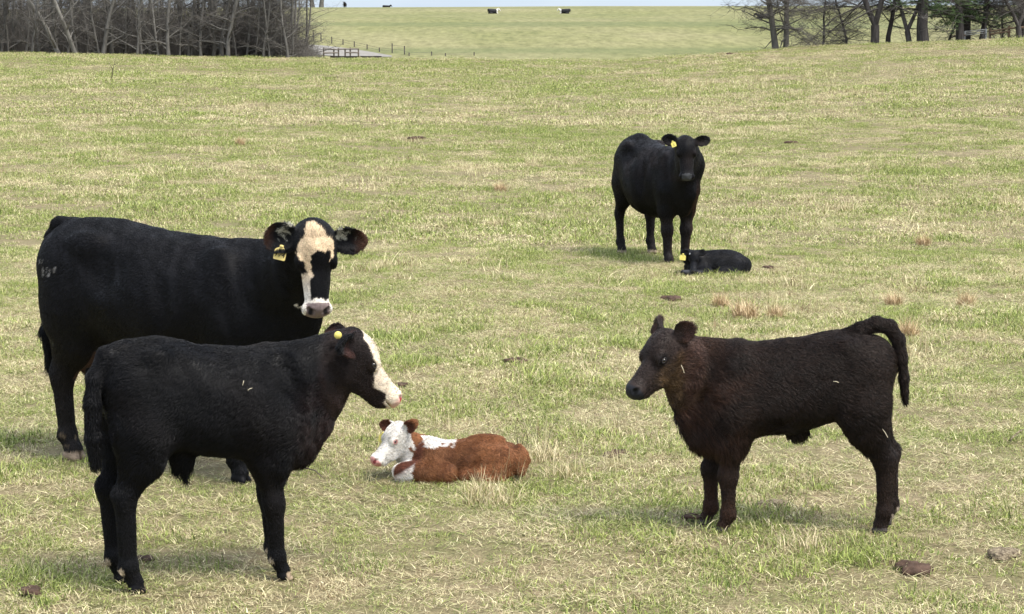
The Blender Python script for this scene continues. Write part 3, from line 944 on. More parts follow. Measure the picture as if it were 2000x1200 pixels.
# ---- the young black calf with the white blaze, standing in front on the left
def calf_blaze():
    H = Head((0.652, -0.01, 1.048), (0.64, 0.0, -0.77), (0, 1, 0), 0.378)
    B = Body((-0.62, -0.36, -0.02), (1.02, 0.40, 1.24), 0.0085, ((0.50, -0.32, 0.66), (1.02, 0.32, 1.24)), 0.0052)
    B.torso([(-.435, .90, .82, .03), (-.415, .975, .74, .10), (-.36, 1.025, .66, .15), (-.27, 1.045, .60, .175), (-.175, 1.04, .575, .19), (0.03, .998, .545, .205),
             (.2, .985, .525, .20), (.33, .985, .50, .165), (.42, .965, .53, .12), (.50, .92, .63, .07)], .04)
    for s in (-1, 1):
        B.cone((-.27, s * .085, .84), (-.265, s * .115, .66), .140, .110, .05, (0, 1, 0), .72)                 # rump and thigh
        B.ell((-.20, s * .125, .985), (.05, .03, .03), .05)                # hip point
        B.ell((.30, s * .10, .78), (.11, .07, .20), .06, None)           # shoulder
    # neck and dewlap
    B.cone((.34, 0, .82), (.60, -.01, .945), .150, .105, .07, (0, 1, 0), .72)
    B.cone((.36, 0, .70), (.585, -.01, .85), .13, .080, .07, (0, 1, 0), .66)
    B.cone((.40, 0, .60), (.53, 0, .74), .085, .07, .08, (0, 1, 0), .55)
    B.ell((.37, 0, .56), (.10, .075, .09), .06)
    B.ell((-.085, 0, .53), (.05, .035, .05), .05); B.cone((-.08, 0, .52), (-.075, 0, .455), .022, .010, .03)   # sheath
    hindx = ((-.33, -1), (-.385, 1))
    for dx, s in ((0.0, -1), (-.03, 1)):
        leg(B, [(-.26 + dx, s * .12, .66), (-.275 + dx, s * .115, .56), (-.345 + dx, s * .105, .40), (-.335 + dx, s * .095, .11)], [.112, .082, .045, .033], (-.305 + dx, s * .095, 0), .04, [.75, .75, .85, 1])
        B.ell((-.375 + dx, s * .105, .42), (.024, .020, .035), .025)
        B.ell((-.335 + dx, s * .095, .120), (.039, .037, .042), .015)
    for dx, s in ((0.0, -1), (.02, 1)):
        leg(B, [(.28 + dx, s * .10, .66), (.265 + dx, s * .10, .52), (.278 + dx, s * .09, .335), (.288 + dx, s * .085, .10)], [.100, .074, .040, .029], (.318 + dx, s * .085, 0), .045, [.8, .85, 1, 1])
        B.ell((.282 + dx, s * .09, .335), (.041, .037, .045), .015)
        B.ell((.288 + dx, s * .085, .11), (.035, .033, .038), .015)
    # tail lying down the rump
    t = [(-.31, -.03, 1.015), (-.39, -.05, .985), (-.445, -.07, .90), (-.462, -.08, .80), (-.462, -.085, .66), (-.455, -.085, .54)]
    rr = [.035, .038, .033, .029, .026, .018]
    for i in range(5): B.cone(t[i], t[i + 1], rr[i], rr[i + 1], .015)
    ears = [dict(base=H.w((.02, -.17, -.12)) , d=(-.45, -.80, -.12), n=(.75, -.50, -.1), L=.150, W=.060, cup=.6),
            dict(base=H.w((.08, .17, -.10)), d=(-.74, .50, .22), n=(.25, -.9, .35), L=.120, W=.048)]
    for e in ears: e['base'] = H.local(np.array([e['base']]))[0]
    sculpt_head(B, H, True, ears)
    V, F, N = B.surface()
    C = base_coat(V, N, (.0028, .0028, .0038), .4)
    C = blend(C, 0.7 * np.clip((V[:, 0] - .33) / .12, 0, 1) * np.clip((.86 - V[:, 2]) / .12, 0, 1) * (0.6 + n3(V, .06)), (.030, .014, .012))
    C = blend(C, .55 * np.clip(n3(V, .20, 77) * 2.2, 0, 1), (.0085, .0058, .0052))
    h, hw = head_weight(H, V)
    earw = np.clip((np.abs(h[:, 1]) - .24) / .06, 0, 1) * hw
    zt = np.interp(h[:, 0], [-.1, .05, .13, .25, .38, .45, .5, .62, .78, .86, 1.2], [.2, .06, -.02, -.045, -.08, -.10, -.19, -.27, -.23, -.32, -.36])
    nz = n3(V, .03, 5) * .035
    white = np.clip((h[:, 2] + nz - zt) / .012, 0, 1) * (h[:, 0] > .04) * (earw < .1) * hw
    C = blend(C, hw * .6, (.020, .013, .012))
    C = blend(C, white * (h[:, 0] < 1.3), (.66, .56, .44))
    C = blend(C, np.clip((h[:, 0] - .90) / .04, 0, 1) * np.clip((h[:, 2] + .29) / .03, 0, 1) * hw, (.62, .40, .34))
    nd = np.sqrt(((h[:, 0] - .975) / .05) ** 2 + ((np.abs(h[:, 1]) - .08) / .045) ** 2 + ((h[:, 2] + .135) / .035) ** 2)
    C = blend(C, np.clip(1.2 - nd, 0, 1) * 2 * hw, (.30, .03, .04))
    C = blend(C, earw * (0.75 + n3(V, .02)), (.050, .022, .017))
    C = blend(C, (V[:, 2] < .045) & (V[:, 0] > -.26) & (V[:, 0] < .0) | ((V[:, 2] < .040) & (V[:, 0] > .325)), (.34, .26, .18))
    for dx, s in ((0.0, -1), (-.03, 1)):
        for q in (-1, 1):
            d = np.linalg.norm(V - np.array([-.335 + dx - .032, s * .095 + q * .019, .098]), axis=1); C = blend(C, (d < .016), (.42, .34, .24))
    for dx, s in ((0.0, -1), (.02, 1)):
        for q in (-1, 1):
            d = np.linalg.norm(V - np.array([.288 + dx - .029, s * .085 + q * .017, .09]), axis=1); C = blend(C, (d < .015), (.36, .30, .22))
    root = place('calf', -1.29, 8.42, 19)
    tag(root, 'standing black calf with a white blaze down its face, in front of the big cow', 'calf', 'cattle in the near pasture')
    set_animal(root, V, F, C)
    for s in (-1, 1): eye_part(root, H, s, True)
    L = np.full(len(V), .020)
    L = L + .012 * np.clip((V[:, 0] - .25) / .15, 0, 1) * np.clip((.75 - V[:, 2]) / .1, 0, 1)
    L = np.where(hw > .3, .009, L); L = np.where(white > .3, .007, L); L = np.where(h[:, 0] > .88, np.where(hw > .3, 0, L), L)
    ed = np.minimum(np.linalg.norm(V - H.w((.41, .20, -.125)), axis=1), np.linalg.norm(V - H.w((.41, -.20, -.125)), axis=1)); L = np.where(ed < .024, 0, L)
    L = np.where(V[:, 2] < .42, .009, L); L = np.where(V[:, 2] < .05, 0, L)
    tail = (V[:, 0] < -.43) & (V[:, 2] < .92) & (V[:, 2] > .5)
    L = np.where(tail, .022, L)
    sh = (np.abs(V[:, 0] + .08) < .05) & (V[:, 2] < .52) & (V[:, 2] > .44); L = np.where(sh, .045, L)
    fl = flow_field(V, N, H, .50)
    fl[tail] = (0.1, 0, -1)
    grow_hair('fur', V, F, N, C, 120000, L, fl, root, .00080, .42, .60, 3, .45)
    stuck_straw(root, V, .13, .86, -1, 1.3, .02, 'bit of pale straw caught in the blazed calf\'s side, upper one')
    stuck_straw(root, V, .15, .84, -1, .4, .02, 'bit of pale straw caught in the blazed calf\'s side, lower one')
    mb = MB(); q = Vector(H.w((.08, -.17, -.10))) + Vector((-.085, -.03, .035)); nn = Vector((-.15, -1, .15)).normalized()
    mb.tube([q - nn * .012, q - nn * .003, q, q + nn * .004], [.006, .006, .0165, .0155], 16)
    mb.build('ear_tag', M_TAG, root, True)
    return root

# ---- the dark brown calf standing on the right, tail raised
def calf_brown():
    H = Head((0.638, .01, .955), (0.60, .40, -0.72), (-.65, 1, 0), 0.362)
    B = Body((-0.56, -0.34, -0.02), (1.02, 0.44, 1.12), 0.0085, ((0.48, -0.26, 0.54), (1.02, 0.42, 1.12)), 0.0050)
    B.torso([(-.420, .84, .74, .03), (-.40, .885, .68, .09), (-.35, .91, .62, .135), (-.256, .932, .575, .16), (-.161, .934, .55, .17), (-.06, .922, .50, .18), (0.03, .905, .475, .185),
             (.2, .888, .455, .18), (.335, .880, .43, .155), (.44, .87, .44, .115), (.53, .83, .51, .06)], .04)
    for s in (-1, 1):
        B.cone((-.26, s * .075, .74), (-.265, s * .10, .58), .130, .105, .05, (0, 1, 0), .72)
        B.ell((-.17, s * .115, .875), (.045, .03, .03), .05)
        B.ell((.33, s * .09, .68), (.11, .07, .18), .06)
    B.cone((.36, 0, .74), (.58, .01, .83), .135, .100, .07, (0, 1, 0), .74)
    B.cone((.40, 0, .62), (.575, .01, .75), .12, .085, .07, (0, 1, 0), .68)
    B.cone((.44, 0, .50), (.55, .01, .64), .09, .08, .08, (0, 1, 0), .58)
    B.ell((.43, 0, .46), (.09, .075, .08), .06)
    B.ell((.02, 0, .460), (.05, .03, .025), .04); B.cone((.03, 0, .45), (.01, 0, .43), .020, .010, .03)
    for dx, s in ((0.0, 1), (-.055, -1)):
        leg(B, [(-.26 + dx * .5, s * .105, .59), (-.285 + dx, s * .10, .49), (-.368 + dx, s * .09, .345), (-.375 + dx, s * .08, .10)], [.108, .074, .041, .032], (-.355 + dx * .9, s * .08, 0), .04, [.75, .75, .85, 1])
        B.ell((-.395 + dx, s * .09, .36), (.022, .020, .032), .025)
        B.ell((-.375 + dx, s * .08, .108), (.038, .036, .040), .015)
    for dx, s in ((0.0, 1), (.065, -1)):
        leg(B, [(.34 + dx * .5, s * .095, .58), (.335 + dx * .7, s * .09, .44), (.355 + dx, s * .085, .275), (.35 + dx, s * .08, .09)], [.088, .056, .034, .027], (.378 + dx, s * .08, 0), .045, [.8, .85, 1, 1])
        B.ell((.360 + dx, s * .085, .275), (.037, .034, .046), .015)
        B.ell((.352 + dx, s * .08, .10), (.033, .031, .036), .015)
    t = [(-.18, 0, .905), (-.25, 0, .945), (-.325, 0, .975), (-.39, .0, .960), (-.432, .0, .90), (-.450, .0, .81), (-.463, .0, .72), (-.475, .0, .60)]
    rr = [.032, .033, .031, .029, .027, .024, .022, .011]
    for i in range(7): B.cone(t[i], t[i + 1], rr[i], rr[i + 1], .015)
    ears = [dict(d=(-.58, .36, .56), n=(.38, .92, -.1), L=.112, W=.054, base=(.06, .17, -.10), cup=.35),
            dict(d=(.10, -.75, .70), n=(.9, .2, .1), L=.105, W=.048, base=(.06, -.17, -.10))]
    sculpt_head(B, H, True, ears)
    V, F, N = B.surface()
    C = base_coat(V, N, (.0165, .0105, .0082), .5)
    br = np.clip((V[:, 0] - .15) / .3, 0, 1) * (.55 + 1.2 * n3(V, .09, 4)) + .12 * np.clip((.45 - V[:, 2]) / .2, 0, 1)
    C = blend(C, np.clip(br, 0, .75), (.042, .0205, .0130))
    C = blend(C, .55 * np.clip(1 - np.abs(V[:, 0] - .57) / .09, 0, 1) * np.clip((V[:, 2] - .5) / .1, 0, 1), (.075, .030, .016))
    h, hw = head_weight(H, V)
    C = blend(C, hw * .8, (.027, .020, .018))
    jaw = np.clip((h[:, 0] - .05) / .1, 0, 1) * np.clip((.75 - h[:, 0]) / .2, 0, 1) * np.clip((-.17 - h[:, 2]) / .08, 0, 1) * hw
    C = blend(C, jaw * (.75 + n3(V, .03)), (.115, .070, .036))
    C = nose_color(h, C, (.020, .021, .026))
    nd = np.sqrt(((h[:, 0] - .95) / .06) ** 2 + ((np.abs(h[:, 1]) - .11) / .04) ** 2 + ((h[:, 2] + .12) / .035) ** 2)
    C = blend(C, np.clip(1.3 - nd, 0, 1) * 2 * (hw > .5), (.003, .003, .003))
    C = blend(C, 1.5 * np.clip(.12 - np.linalg.norm(h - np.array([.41, .19, -.125]), axis=1), 0, .12) / .12 * hw, (.006, .006, .007))
    earw = np.clip((np.abs(h[:, 1]) - .24) / .06, 0, 1) * hw
    C = blend(C, earw * .9, (.060, .032, .024))
    C = blend(C, (V[:, 2] < .035), (.05, .042, .04))
    for q in (-1, 1):
        for dx, s in ((0.0, 1), (-.055, -1)):
            d = np.linalg.norm(V - np.array([-.375 + dx - .031, s * .08 + q * .018, .088]), axis=1); C = blend(C, (d < .014), (.34, .28, .22))
    root = place('calf', 1.3552, 9.40, 180)
    tag(root, 'dark brown calf with its tail arched up, standing alone side on', 'calf', 'cattle in the near pasture')
    set_animal(root, V, F, C)
    for s in (-1, 1): eye_part(root, H, s, True)
    L = np.full(len(V), .022)
    L = L + .022 * np.clip((V[:, 0] - .25) / .15, 0, 1) * np.clip((.75 - V[:, 2]) / .1, 0, 1)
    L = L + .008 * np.clip((.56 - V[:, 2]) / .1, 0, 1) * (V[:, 2] > .38)
    L = np.where(hw > .3, .009 + .012 * jaw, L); L = np.where((h[:, 0] > .86) & (hw > .3), 0, L)
    ed = np.minimum(np.linalg.norm(V - H.w((.41, .20, -.125)), axis=1), np.linalg.norm(V - H.w((.41, -.20, -.125)), axis=1)); L = np.where(ed < .024, 0, L)
    L = np.where(V[:, 2] < .38, .010, L); L = np.where(V[:, 2] < .04, 0, L)
    tail = (V[:, 0] < -.425) & (V[:, 2] < .93) & (V[:, 2] > .58) & (np.abs(V[:, 1]) < .05) | ((V[:, 2] > .955) & (V[:, 0] < -.2))
    L = np.where(tail, .018, L)
    fl = flow_field(V, N, H, .42)
    fl[tail & (V[:, 2] < .93)] = (-.1, 0, -1)
    grow_hair('fur', V, F, N, C, 130000, L, fl, root, .00080, .48, .85, 5, .5)
    stuck_straw(root, V, .565, .76, 1, 1.2, .04, 'bit of pale straw caught in the brown calf\'s neck')
    stuck_straw(root, V, -.13, .73, 1, .2, .025, 'bit of pale straw caught in the brown calf\'s thigh')
    stuck_straw(root, V, -.365, .47, 1, 1.0, .05, 'bit of pale straw caught above the brown calf\'s hock')
    return root

# ---- the big white-faced cow
FACE = [(655,60),(745,50),(830,190),(930,255),(965,420),(905,495),(915,400),(870,370),(830,400),(760,370),(670,430),(680,560),(715,650),(650,700),(625,800),(615,910),(720,900),(780,875),(850,910),(915,880),(945,1000),(925,1065),(600,1085),(585,960),(530,770),(600,770),(645,700),(645,620),(600,490),(560,480),(525,400),(520,340),(575,240),(590,220)]
def cow_white_face():
    ang = -31.9
    a = math.radians(ang); ox, oy = -1.905, 10.98
    def loc(x, y, z):
        dx, dy = x - ox, y - oy
        return np.array([dx * math.cos(a) + dy * math.sin(a), -dx * math.sin(a) + dy * math.cos(a), z])
    def ldir(x, y, z):
        return np.array([x * math.cos(a) + y * math.sin(a), -x * math.sin(a) + y * math.cos(a), z])
    P = loc(*at_y(618, 450, 10.08))
    H = Head(P, ldir(0.045, -.20, -.97), ldir(.966, 0.24, 0.0), .408)
    B = Body((-0.98, -0.62, -0.02), (1.45, 0.62, 1.48), 0.0115, (H.P - np.array([.36, .40, .60]), H.P + np.array([.36, .40, .12])), 0.0062)
    B.torso([(-.755, 1.18, 1.08, .05), (-.73, 1.26, .95, .13), (-.65, 1.315, .82, .20), (-.52, 1.335, .74, .255), (-.32, 1.335, .66, .295), (-.1, 1.305, .60, .325), (.15, 1.28, .575, .335),
             (.38, 1.265, .575, .31), (.62, 1.265, .59, .255), (.80, 1.24, .60, .205), (.95, 1.19, .68, .14), (1.04, 1.11, .80, .07)], .05, 1.95)
    for s in (-1, 1):
        B.cone((-.50, s * .13, 1.04), (-.49, s * .175, .82), .215, .165, .08, (0, 1, 0), .70)
        B.ell((-.33, s * .205, 1.20), (.11, .05, .07), .09)           # hook bone
        B.ell((-.70, s * .085, 1.17), (.05, .035, .045), .06)
        B.ell((.58, s * .165, .95), (.16, .09, .28), .08)
        B.ell((-.15, s * .37, 1.10), (.14, .11, .12), .10, None, True)   # the hollow of the flank
        B.ell((.30, s * .385, 1.02), (.05, .075, .28), .08, None, True)   # behind the shoulder
    B.ell((-.44, 0, .60), (.13, .13, .10), .06)                            # udder
    for p in ((-.50, -.07), (-.40, -.07), (-.50, .07), (-.40, .07)): B.cone((p[0], p[1], .56), (p[0], p[1], .48), .020, .012, .02)
    # the neck bends round to the camera
    hp = H.w((.12, 0, -.26))
    B.cone((.62, 0, 1.0), (.88, -.02, 1.06), .235, .18, .09, (0, 1, 0), .72)
    m1 = np.array([.95, -.05, 1.09])
    B.cone((.80, -.02, 1.02), m1, .20, .165, .10, (0, 1, 0), .8)
    B.cone(m1, hp, .165, .125, .09)
    B.cone((.80, 0, .82), (1.00, -.05, .97), .14, .11, .09, (0, 1, 0), .6)
    B.cone((.78, 0, .70), (1.0, -.03, .86), .11, .08, .10, (0, 1, 0), .5)
    for dx, s in ((0.08, -1), (.04, 1)):
        leg(B, [(-.53 + dx, s * .175, .84), (-.55 + dx, s * .17, .66), (-.655 + dx, s * .16, .47), (-.635 + dx, s * .15, .14)], [.175, .118, .064, .045], (-.59 + dx, s * .15, 0), .06, [.70, .72, .85, 1], 1.1)
        B.ell((-.69 + dx, s * .16, .50), (.035, .028, .045), .035)
        B.ell((-.635 + dx, s * .15, .15), (.053, .050, .053), .02)
    for dx, s in ((0.03, -1), (-.05, 1)):
        leg(B, [(.62 + dx, s * .15, .80), (.59 + dx, s * .15, .60), (.60 + dx, s * .145, .37), (.60 + dx, s * .14, .12)], [.13, .085, .052, .038], (.63 + dx, s * .14, 0), .06, [.75, .85, 1, 1], 1.12)
        B.ell((.605 + dx, s * .145, .37), (.055, .05, .06), .02)
        B.ell((.60 + dx, s * .14, .13), (.046, .043, .045), .02)
    t = [(-.60, 0, 1.285), (-.71, 0, 1.285), (-.775, 0, 1.21), (-.79, -.01, 1.08), (-.795, -.02, .90), (-.80, -.03, .72)]
    rr = [.045, .045, .034, .026, .022, .022]
    for i in range(5): B.cone(t[i], t[i + 1], rr[i], rr[i + 1], .02)
    B.cone((-.80, -.03, .72), (-.80, -.03, .52), .026, .014, .02)
    ears = [dict(base=(.085, -.19, -.14), d=ldir(-1, .12, .12), n=ldir(.10, -1, .10), L=.185, W=.080, cup=.5, t=.013),
            dict(base=(.085, .19, -.14), d=ldir(1, .10, -.02), n=ldir(-.15, -1, -.05), L=.185, W=.072, cup=.5, t=.013)]
    sculpt_head(B, H, False, ears, 1.2)
    V, F, N = B.surface()
    C = base_coat(V, N, (.0028, .0027, .0037), .4)
    C = blend(C, .4 * np.clip((.75 - V[:, 2]) / .3, 0, 1) * (V[:, 0] < -.2), (.02, .016, .014))
    h, hw = head_weight(H, V, .66)
        # the photograph's own markings, measured on the face: across (centre 740..780, 197 px a head) and down it
    zx = 748 + 20 * h[:, 0] + h[:, 1] * 960
    zy = 165 + h[:, 0] * 900
    jx = n3(V, .022, 7) * 26; jy = n3(V, .02, 17) * 26
    facing = (h[:, 2] > -.19) | ((h[:, 0] > .45) & (h[:, 2] > -.27))
    strip = (h[:, 1] < -.06) & (h[:, 0] > .50) & (h[:, 0] < .9) & (h[:, 1] + .45 * (h[:, 0] - .5) * 0 < -.09 + .0 * jx) & (h[:, 2] > -.26)
    white = (in_poly(zx + jx, zy + jy, FACE) | strip) & (hw > .5) & (facing | (h[:, 0] > .80)) & (np.abs(h[:, 1]) < .25) & (h[:, 0] > -.14)
    tan = np.clip((.75 - h[:, 0]) / .3, 0, 1)
    C = np.where(white[:, None], np.array([.62, .48, .32])[None] * tan[:, None] + np.array([.72, .66, .58])[None] * (1 - tan[:, None]), C)
    C = C * np.where(white, 1 + .25 * n3(V, .03, 31), 1)[:, None]
    nose = (h[:, 0] > .855) & (np.abs(h[:, 1]) < .145) & (h[:, 2] > -.21) & (hw > .5)
    C[nose] = np.array([.17, .13, .125])
    lip = (h[:, 0] > .93) & (h[:, 2] <= -.21) & (hw > .5); C[lip] = np.array([.07, .055, .05])
    nd = np.sqrt(((h[:, 0] - .97) / .06) ** 2 + ((np.abs(h[:, 1]) - .095) / .035) ** 2 + ((h[:, 2] + .085) / .05) ** 2)
    C = blend(C, np.clip(1.3 - nd, 0, 1) * 2 * (hw > .5), (.012, .01, .01))
    for sg, tip in ((-1, 1), (1, 1)):
        e = ears[0] if sg < 0 else ears[1]
        b0 = H.w(e['base']); dd = nrm(e['d']); u = (V - b0) @ dd / e['L']
        pr = V - b0 - np.outer((V - b0) @ dd, dd); rr_ = np.linalg.norm(pr, axis=1)
        m = (u > .12) & (rr_ < .11) & (sg * h[:, 1] > .24)
        k = np.where(m, np.clip((u - .62) / .25, 0, 1), 0); C = blend(C, k * .9, (.055, .024, .014))
        st = m & (np.abs(u - .42 + .8 * n3(V, .03, 3)) < .10) & (pr[:, 2] > -.015); C[st] = np.array([.42, .40, .33])
    C = blend(C, (V[:, 2] < .055) & (V[:, 0] < 0), (.24, .18, .13))
    ud = (np.abs(V[:, 0] + .45) < .15) & (np.abs(V[:, 1]) < .16) & (V[:, 2] < .62) & (V[:, 2] > .46); C = blend(C, ud * .8, (.09, .05, .04))
    C = blend(C, (V[:, 2] < .22) & (V[:, 2] > .08) & (n3(V, .03, 5) > .22), (.10, .075, .05))
    # scuffed pale hairs on the hip, chaff on the neck
    sc = (V[:, 1] < -.15) & (V[:, 0] > -.70) & (V[:, 0] < -.46) & (np.abs(V[:, 2] - 1.075 - .05 * n3(V, .1)) < .035) & (vnoise(V[:, 0], V[:, 2] * .25, .012, 4) > .22)
    C = blend(C, sc, (.22, .21, .20))
    root = place('cow', ox, oy, ang)
    tag(root, 'big black cow with a cream patched face and an ear tag, at the far left', 'cow', 'cattle in the near pasture')
    set_animal(root, V, F, C)
    for s in (-1, 1): eye_part(root, H, s, False)
    L = np.full(len(V), .015); L = np.where(white, .006, L); L = np.where(hw > .4, np.minimum(L, .008), L); L = np.where(nose | lip, 0, L); L = np.where(V[:, 2] < .06, 0, L)
    L = np.where((hw > .5) & (np.abs(h[:, 1]) > .27), .022, L)
    poll = (hw > .5) & (h[:, 0] < .08) & (np.abs(h[:, 1]) < .2); L = np.where(poll, .020, L)
    tl = (V[:, 0] < -.76) & (V[:, 2] < .75) & (V[:, 2] > .45) & (np.abs(V[:, 1]) < .12); L = np.where(tl, .08, L)
    tb = (V[:, 0] < -.66) & (V[:, 2] > 1.26); L = np.where(tb, .03, L)
    ed = np.minimum(np.linalg.norm(V - H.w((.375, .196, -.115)), axis=1), np.linalg.norm(V - H.w((.375, -.196, -.115)), axis=1)); L = np.where(ed < .022, 0, L)
    fl = flow_field(V, N, H, .55); fl[tl] = (0, 0, -1)
    dens = np.where(hw > .4, 3.0, 1.0); dens = np.where(tl, 4.0, dens)
    grow_hair('fur', V, F, N, C, 210000, L, fl, root, .0011, .22, .16, 9, .35, dens)
    e = ears[0]; b0 = H.w(e['base']); tp = b0 + nrm(e['d']) * .085 + ldir(0, -.034, -.030)
    ear_tag(root, tp, ldir(-.22, -.05, -.95), ldir(.05, -1, .22), .060, .075, '774', M_TAGD, .46)
    return root

# ---- the black cow further off, head on
def cow_far():
    ang = -70; a = math.radians(ang); ox, oy = 1.585, 22.45
    def loc(x, y, z):
        dx, dy = x - ox, y - oy
        return np.array([dx * math.cos(a) + dy * math.sin(a), -dx * math.sin(a) + dy * math.cos(a), z])
    def ldir(x, y, z):
        return np.array([x * math.cos(a) + y * math.sin(a), -x * math.sin(a) + y * math.cos(a), z])
    P = loc(*at_y(1341, 272, 21.30))
    H = Head(P, ldir(0.0, -.27, -.96), ldir(1, 0.0, 0.0), .415)
    B = Body((-0.98, -0.62, -0.02), (1.35, 0.75, 1.50), 0.019, (H.P - np.array([.36, .40, .60]), H.P + np.array([.36, .40, .12])), 0.011)
    B.torso([(-.80, 1.20, 1.08, .05), (-.76, 1.28, .95, .14), (-.66, 1.33, .80, .21), (-.50, 1.335, .68, .25), (-.30, 1.31, .60, .30), (-.1, 1.26, .47, .36), (.12, 1.24, .46, .36),
             (.35, 1.245, .53, .27), (.55, 1.24, .55, .21), (.70, 1.20, .55, .175), (.82, 1.13, .60, .13), (.92, 1.05, .72, .07)], .05, 1.95)
    for s in (-1, 1):
        B.cone((-.48, s * .13, 1.04), (-.47, s * .17, .82), .20, .155, .08, (0, 1, 0), .70)
        B.ell((-.36, s * .195, 1.21), (.10, .05, .07), .08)
        B.ell((.52, s * .135, .92), (.16, .08, .26), .08)
        B.ell((-.13, s * .33, 1.15), (.16, .11, .10), .10, None, True)
        B.ell((.26, s * .33, 1.0), (.05, .07, .28), .08, None, True)
    B.ell((-.46, 0, 1.275), (.18, .06, .08), .06)
    B.ell((-.74, 0, 1.24), (.06, .05, .05), .05)
    hp = H.w((.12, 0, -.27))
    B.cone((.55, 0, 1.0), (.80, .03, 1.08), .20, .16, .09, (0, 1, 0), .75)
    B.cone((.78, .03, 1.06), hp, .155, .115, .07)
    B.cone((.70, .02, .82), hp - np.array([0, 0, .12]), .13, .07, .08)
    B.cone((.72, 0, .62), (.86, .02, .80), .10, .09, .10, (0, 1, 0), .5)
    for dx, s in ((-.03, -1), (.03, 1)):
        leg(B, [(-.48 + dx, s * .175, .80), (-.49 + dx, s * .175, .64), (-.59 + dx, s * .175, .46), (-.57 + dx, s * .17, .14)], [.155, .105, .058, .043], (-.52 + dx, s * .17, 0), .06, [.75, .78, .85, 1], 1.1)
        B.ell((-.57 + dx, s * .17, .15), (.052, .05, .05), .02)
    for dx, s in ((0.06, -1), (0.0, 1)):
        leg(B, [(.52 + dx, s * .145, .78), (.50 + dx, s * .14, .58), (.51 + dx, s * .125, .36), (.505 + dx, s * .115, .12)], [.12, .088, .055, .043], (.54 + dx, s * .115, 0), .06, [.85, .9, 1, 1], 1.15)
        B.ell((.51 + dx, s * .127, .37), (.057, .057, .065), .02)
    t = [(-.60, 0, 1.27), (-.70, 0, 1.27), (-.76, 0, 1.16), (-.79, 0, .95), (-.80, 0, .60)]
    for i in range(4): B.cone(t[i], t[i + 1], (.05, .045, .035, .03)[i], (.045, .035, .03, .035)[i], .02)
    ears = [dict(base=(.06, -.18, -.12), d=ldir(-1, .12, .25), n=ldir(.1, -1, 0), L=.19, W=.065, t=.018),
            dict(base=(.06, .18, -.12), d=ldir(1, .10, .18), n=ldir(-.1, -1, 0), L=.19, W=.065, t=.018)]
    sculpt_head(B, H, False, ears, 1.22)
    V, F, N = B.surface()
    C = base_coat(V, N, (.0036, .0033, .0044), .5)
    C = blend(C, .6 * (N[:, 1] > .3) * (V[:, 0] > .3) * np.clip((.95 - V[:, 2]) / .2, 0, 1), (.040, .016, .009))  # brown stripe: the sunlit left edge of the chest, painted into the coat
    C = blend(C, .5 * np.clip(n3(V, .15, 3) * 2, 0, 1) * (V[:, 2] > .9), (.016, .009, .007))
    C = blend(C, .5 * (V[:, 2] < .5), (.020, .015, .014))
    h, hw = head_weight(H, V, .66)
    C = blend(C, ((h[:, 0] > .87) & (np.abs(h[:, 1]) < .12) & (h[:, 2] > -.2) & (hw > .5)) * 1.0, (.05, .052, .056))
    C = blend(C, (V[:, 2] < .055) & (V[:, 0] < 0), (.30, .24, .18))
    root = place('cow', ox, oy, ang)
    tag(root, 'black cow standing nearly head on over the small black calf lying down', 'cow', 'cattle in the near pasture')
    set_animal(root, V, F, C)
    for s in (-1, 1): eye_part(root, H, s, False)
    L = np.full(len(V), .020); L = np.where(hw > .4, .009, L); L = np.where((h[:, 0] > .86) & (hw > .5), 0, L); L = np.where(V[:, 2] < .06, 0, L); L = np.where((hw > .5) & (h[:, 0] < .06), .02, L)
    grow_hair('fur', V, F, N, C, 90000, L, flow_field(V, N, H, .55), root, .0019, .20, .15, 12, .3)
    b0 = H.w(ears[0]['base']); tp = b0 + nrm(ears[0]['d']) * .075 + ldir(0, -.035, -.0)
    ear_tag(root, tp, ldir(.35, -.05, -.9), ldir(0.1, -1, .2), .052, .066, '2', M_TAG, .45)
    return root

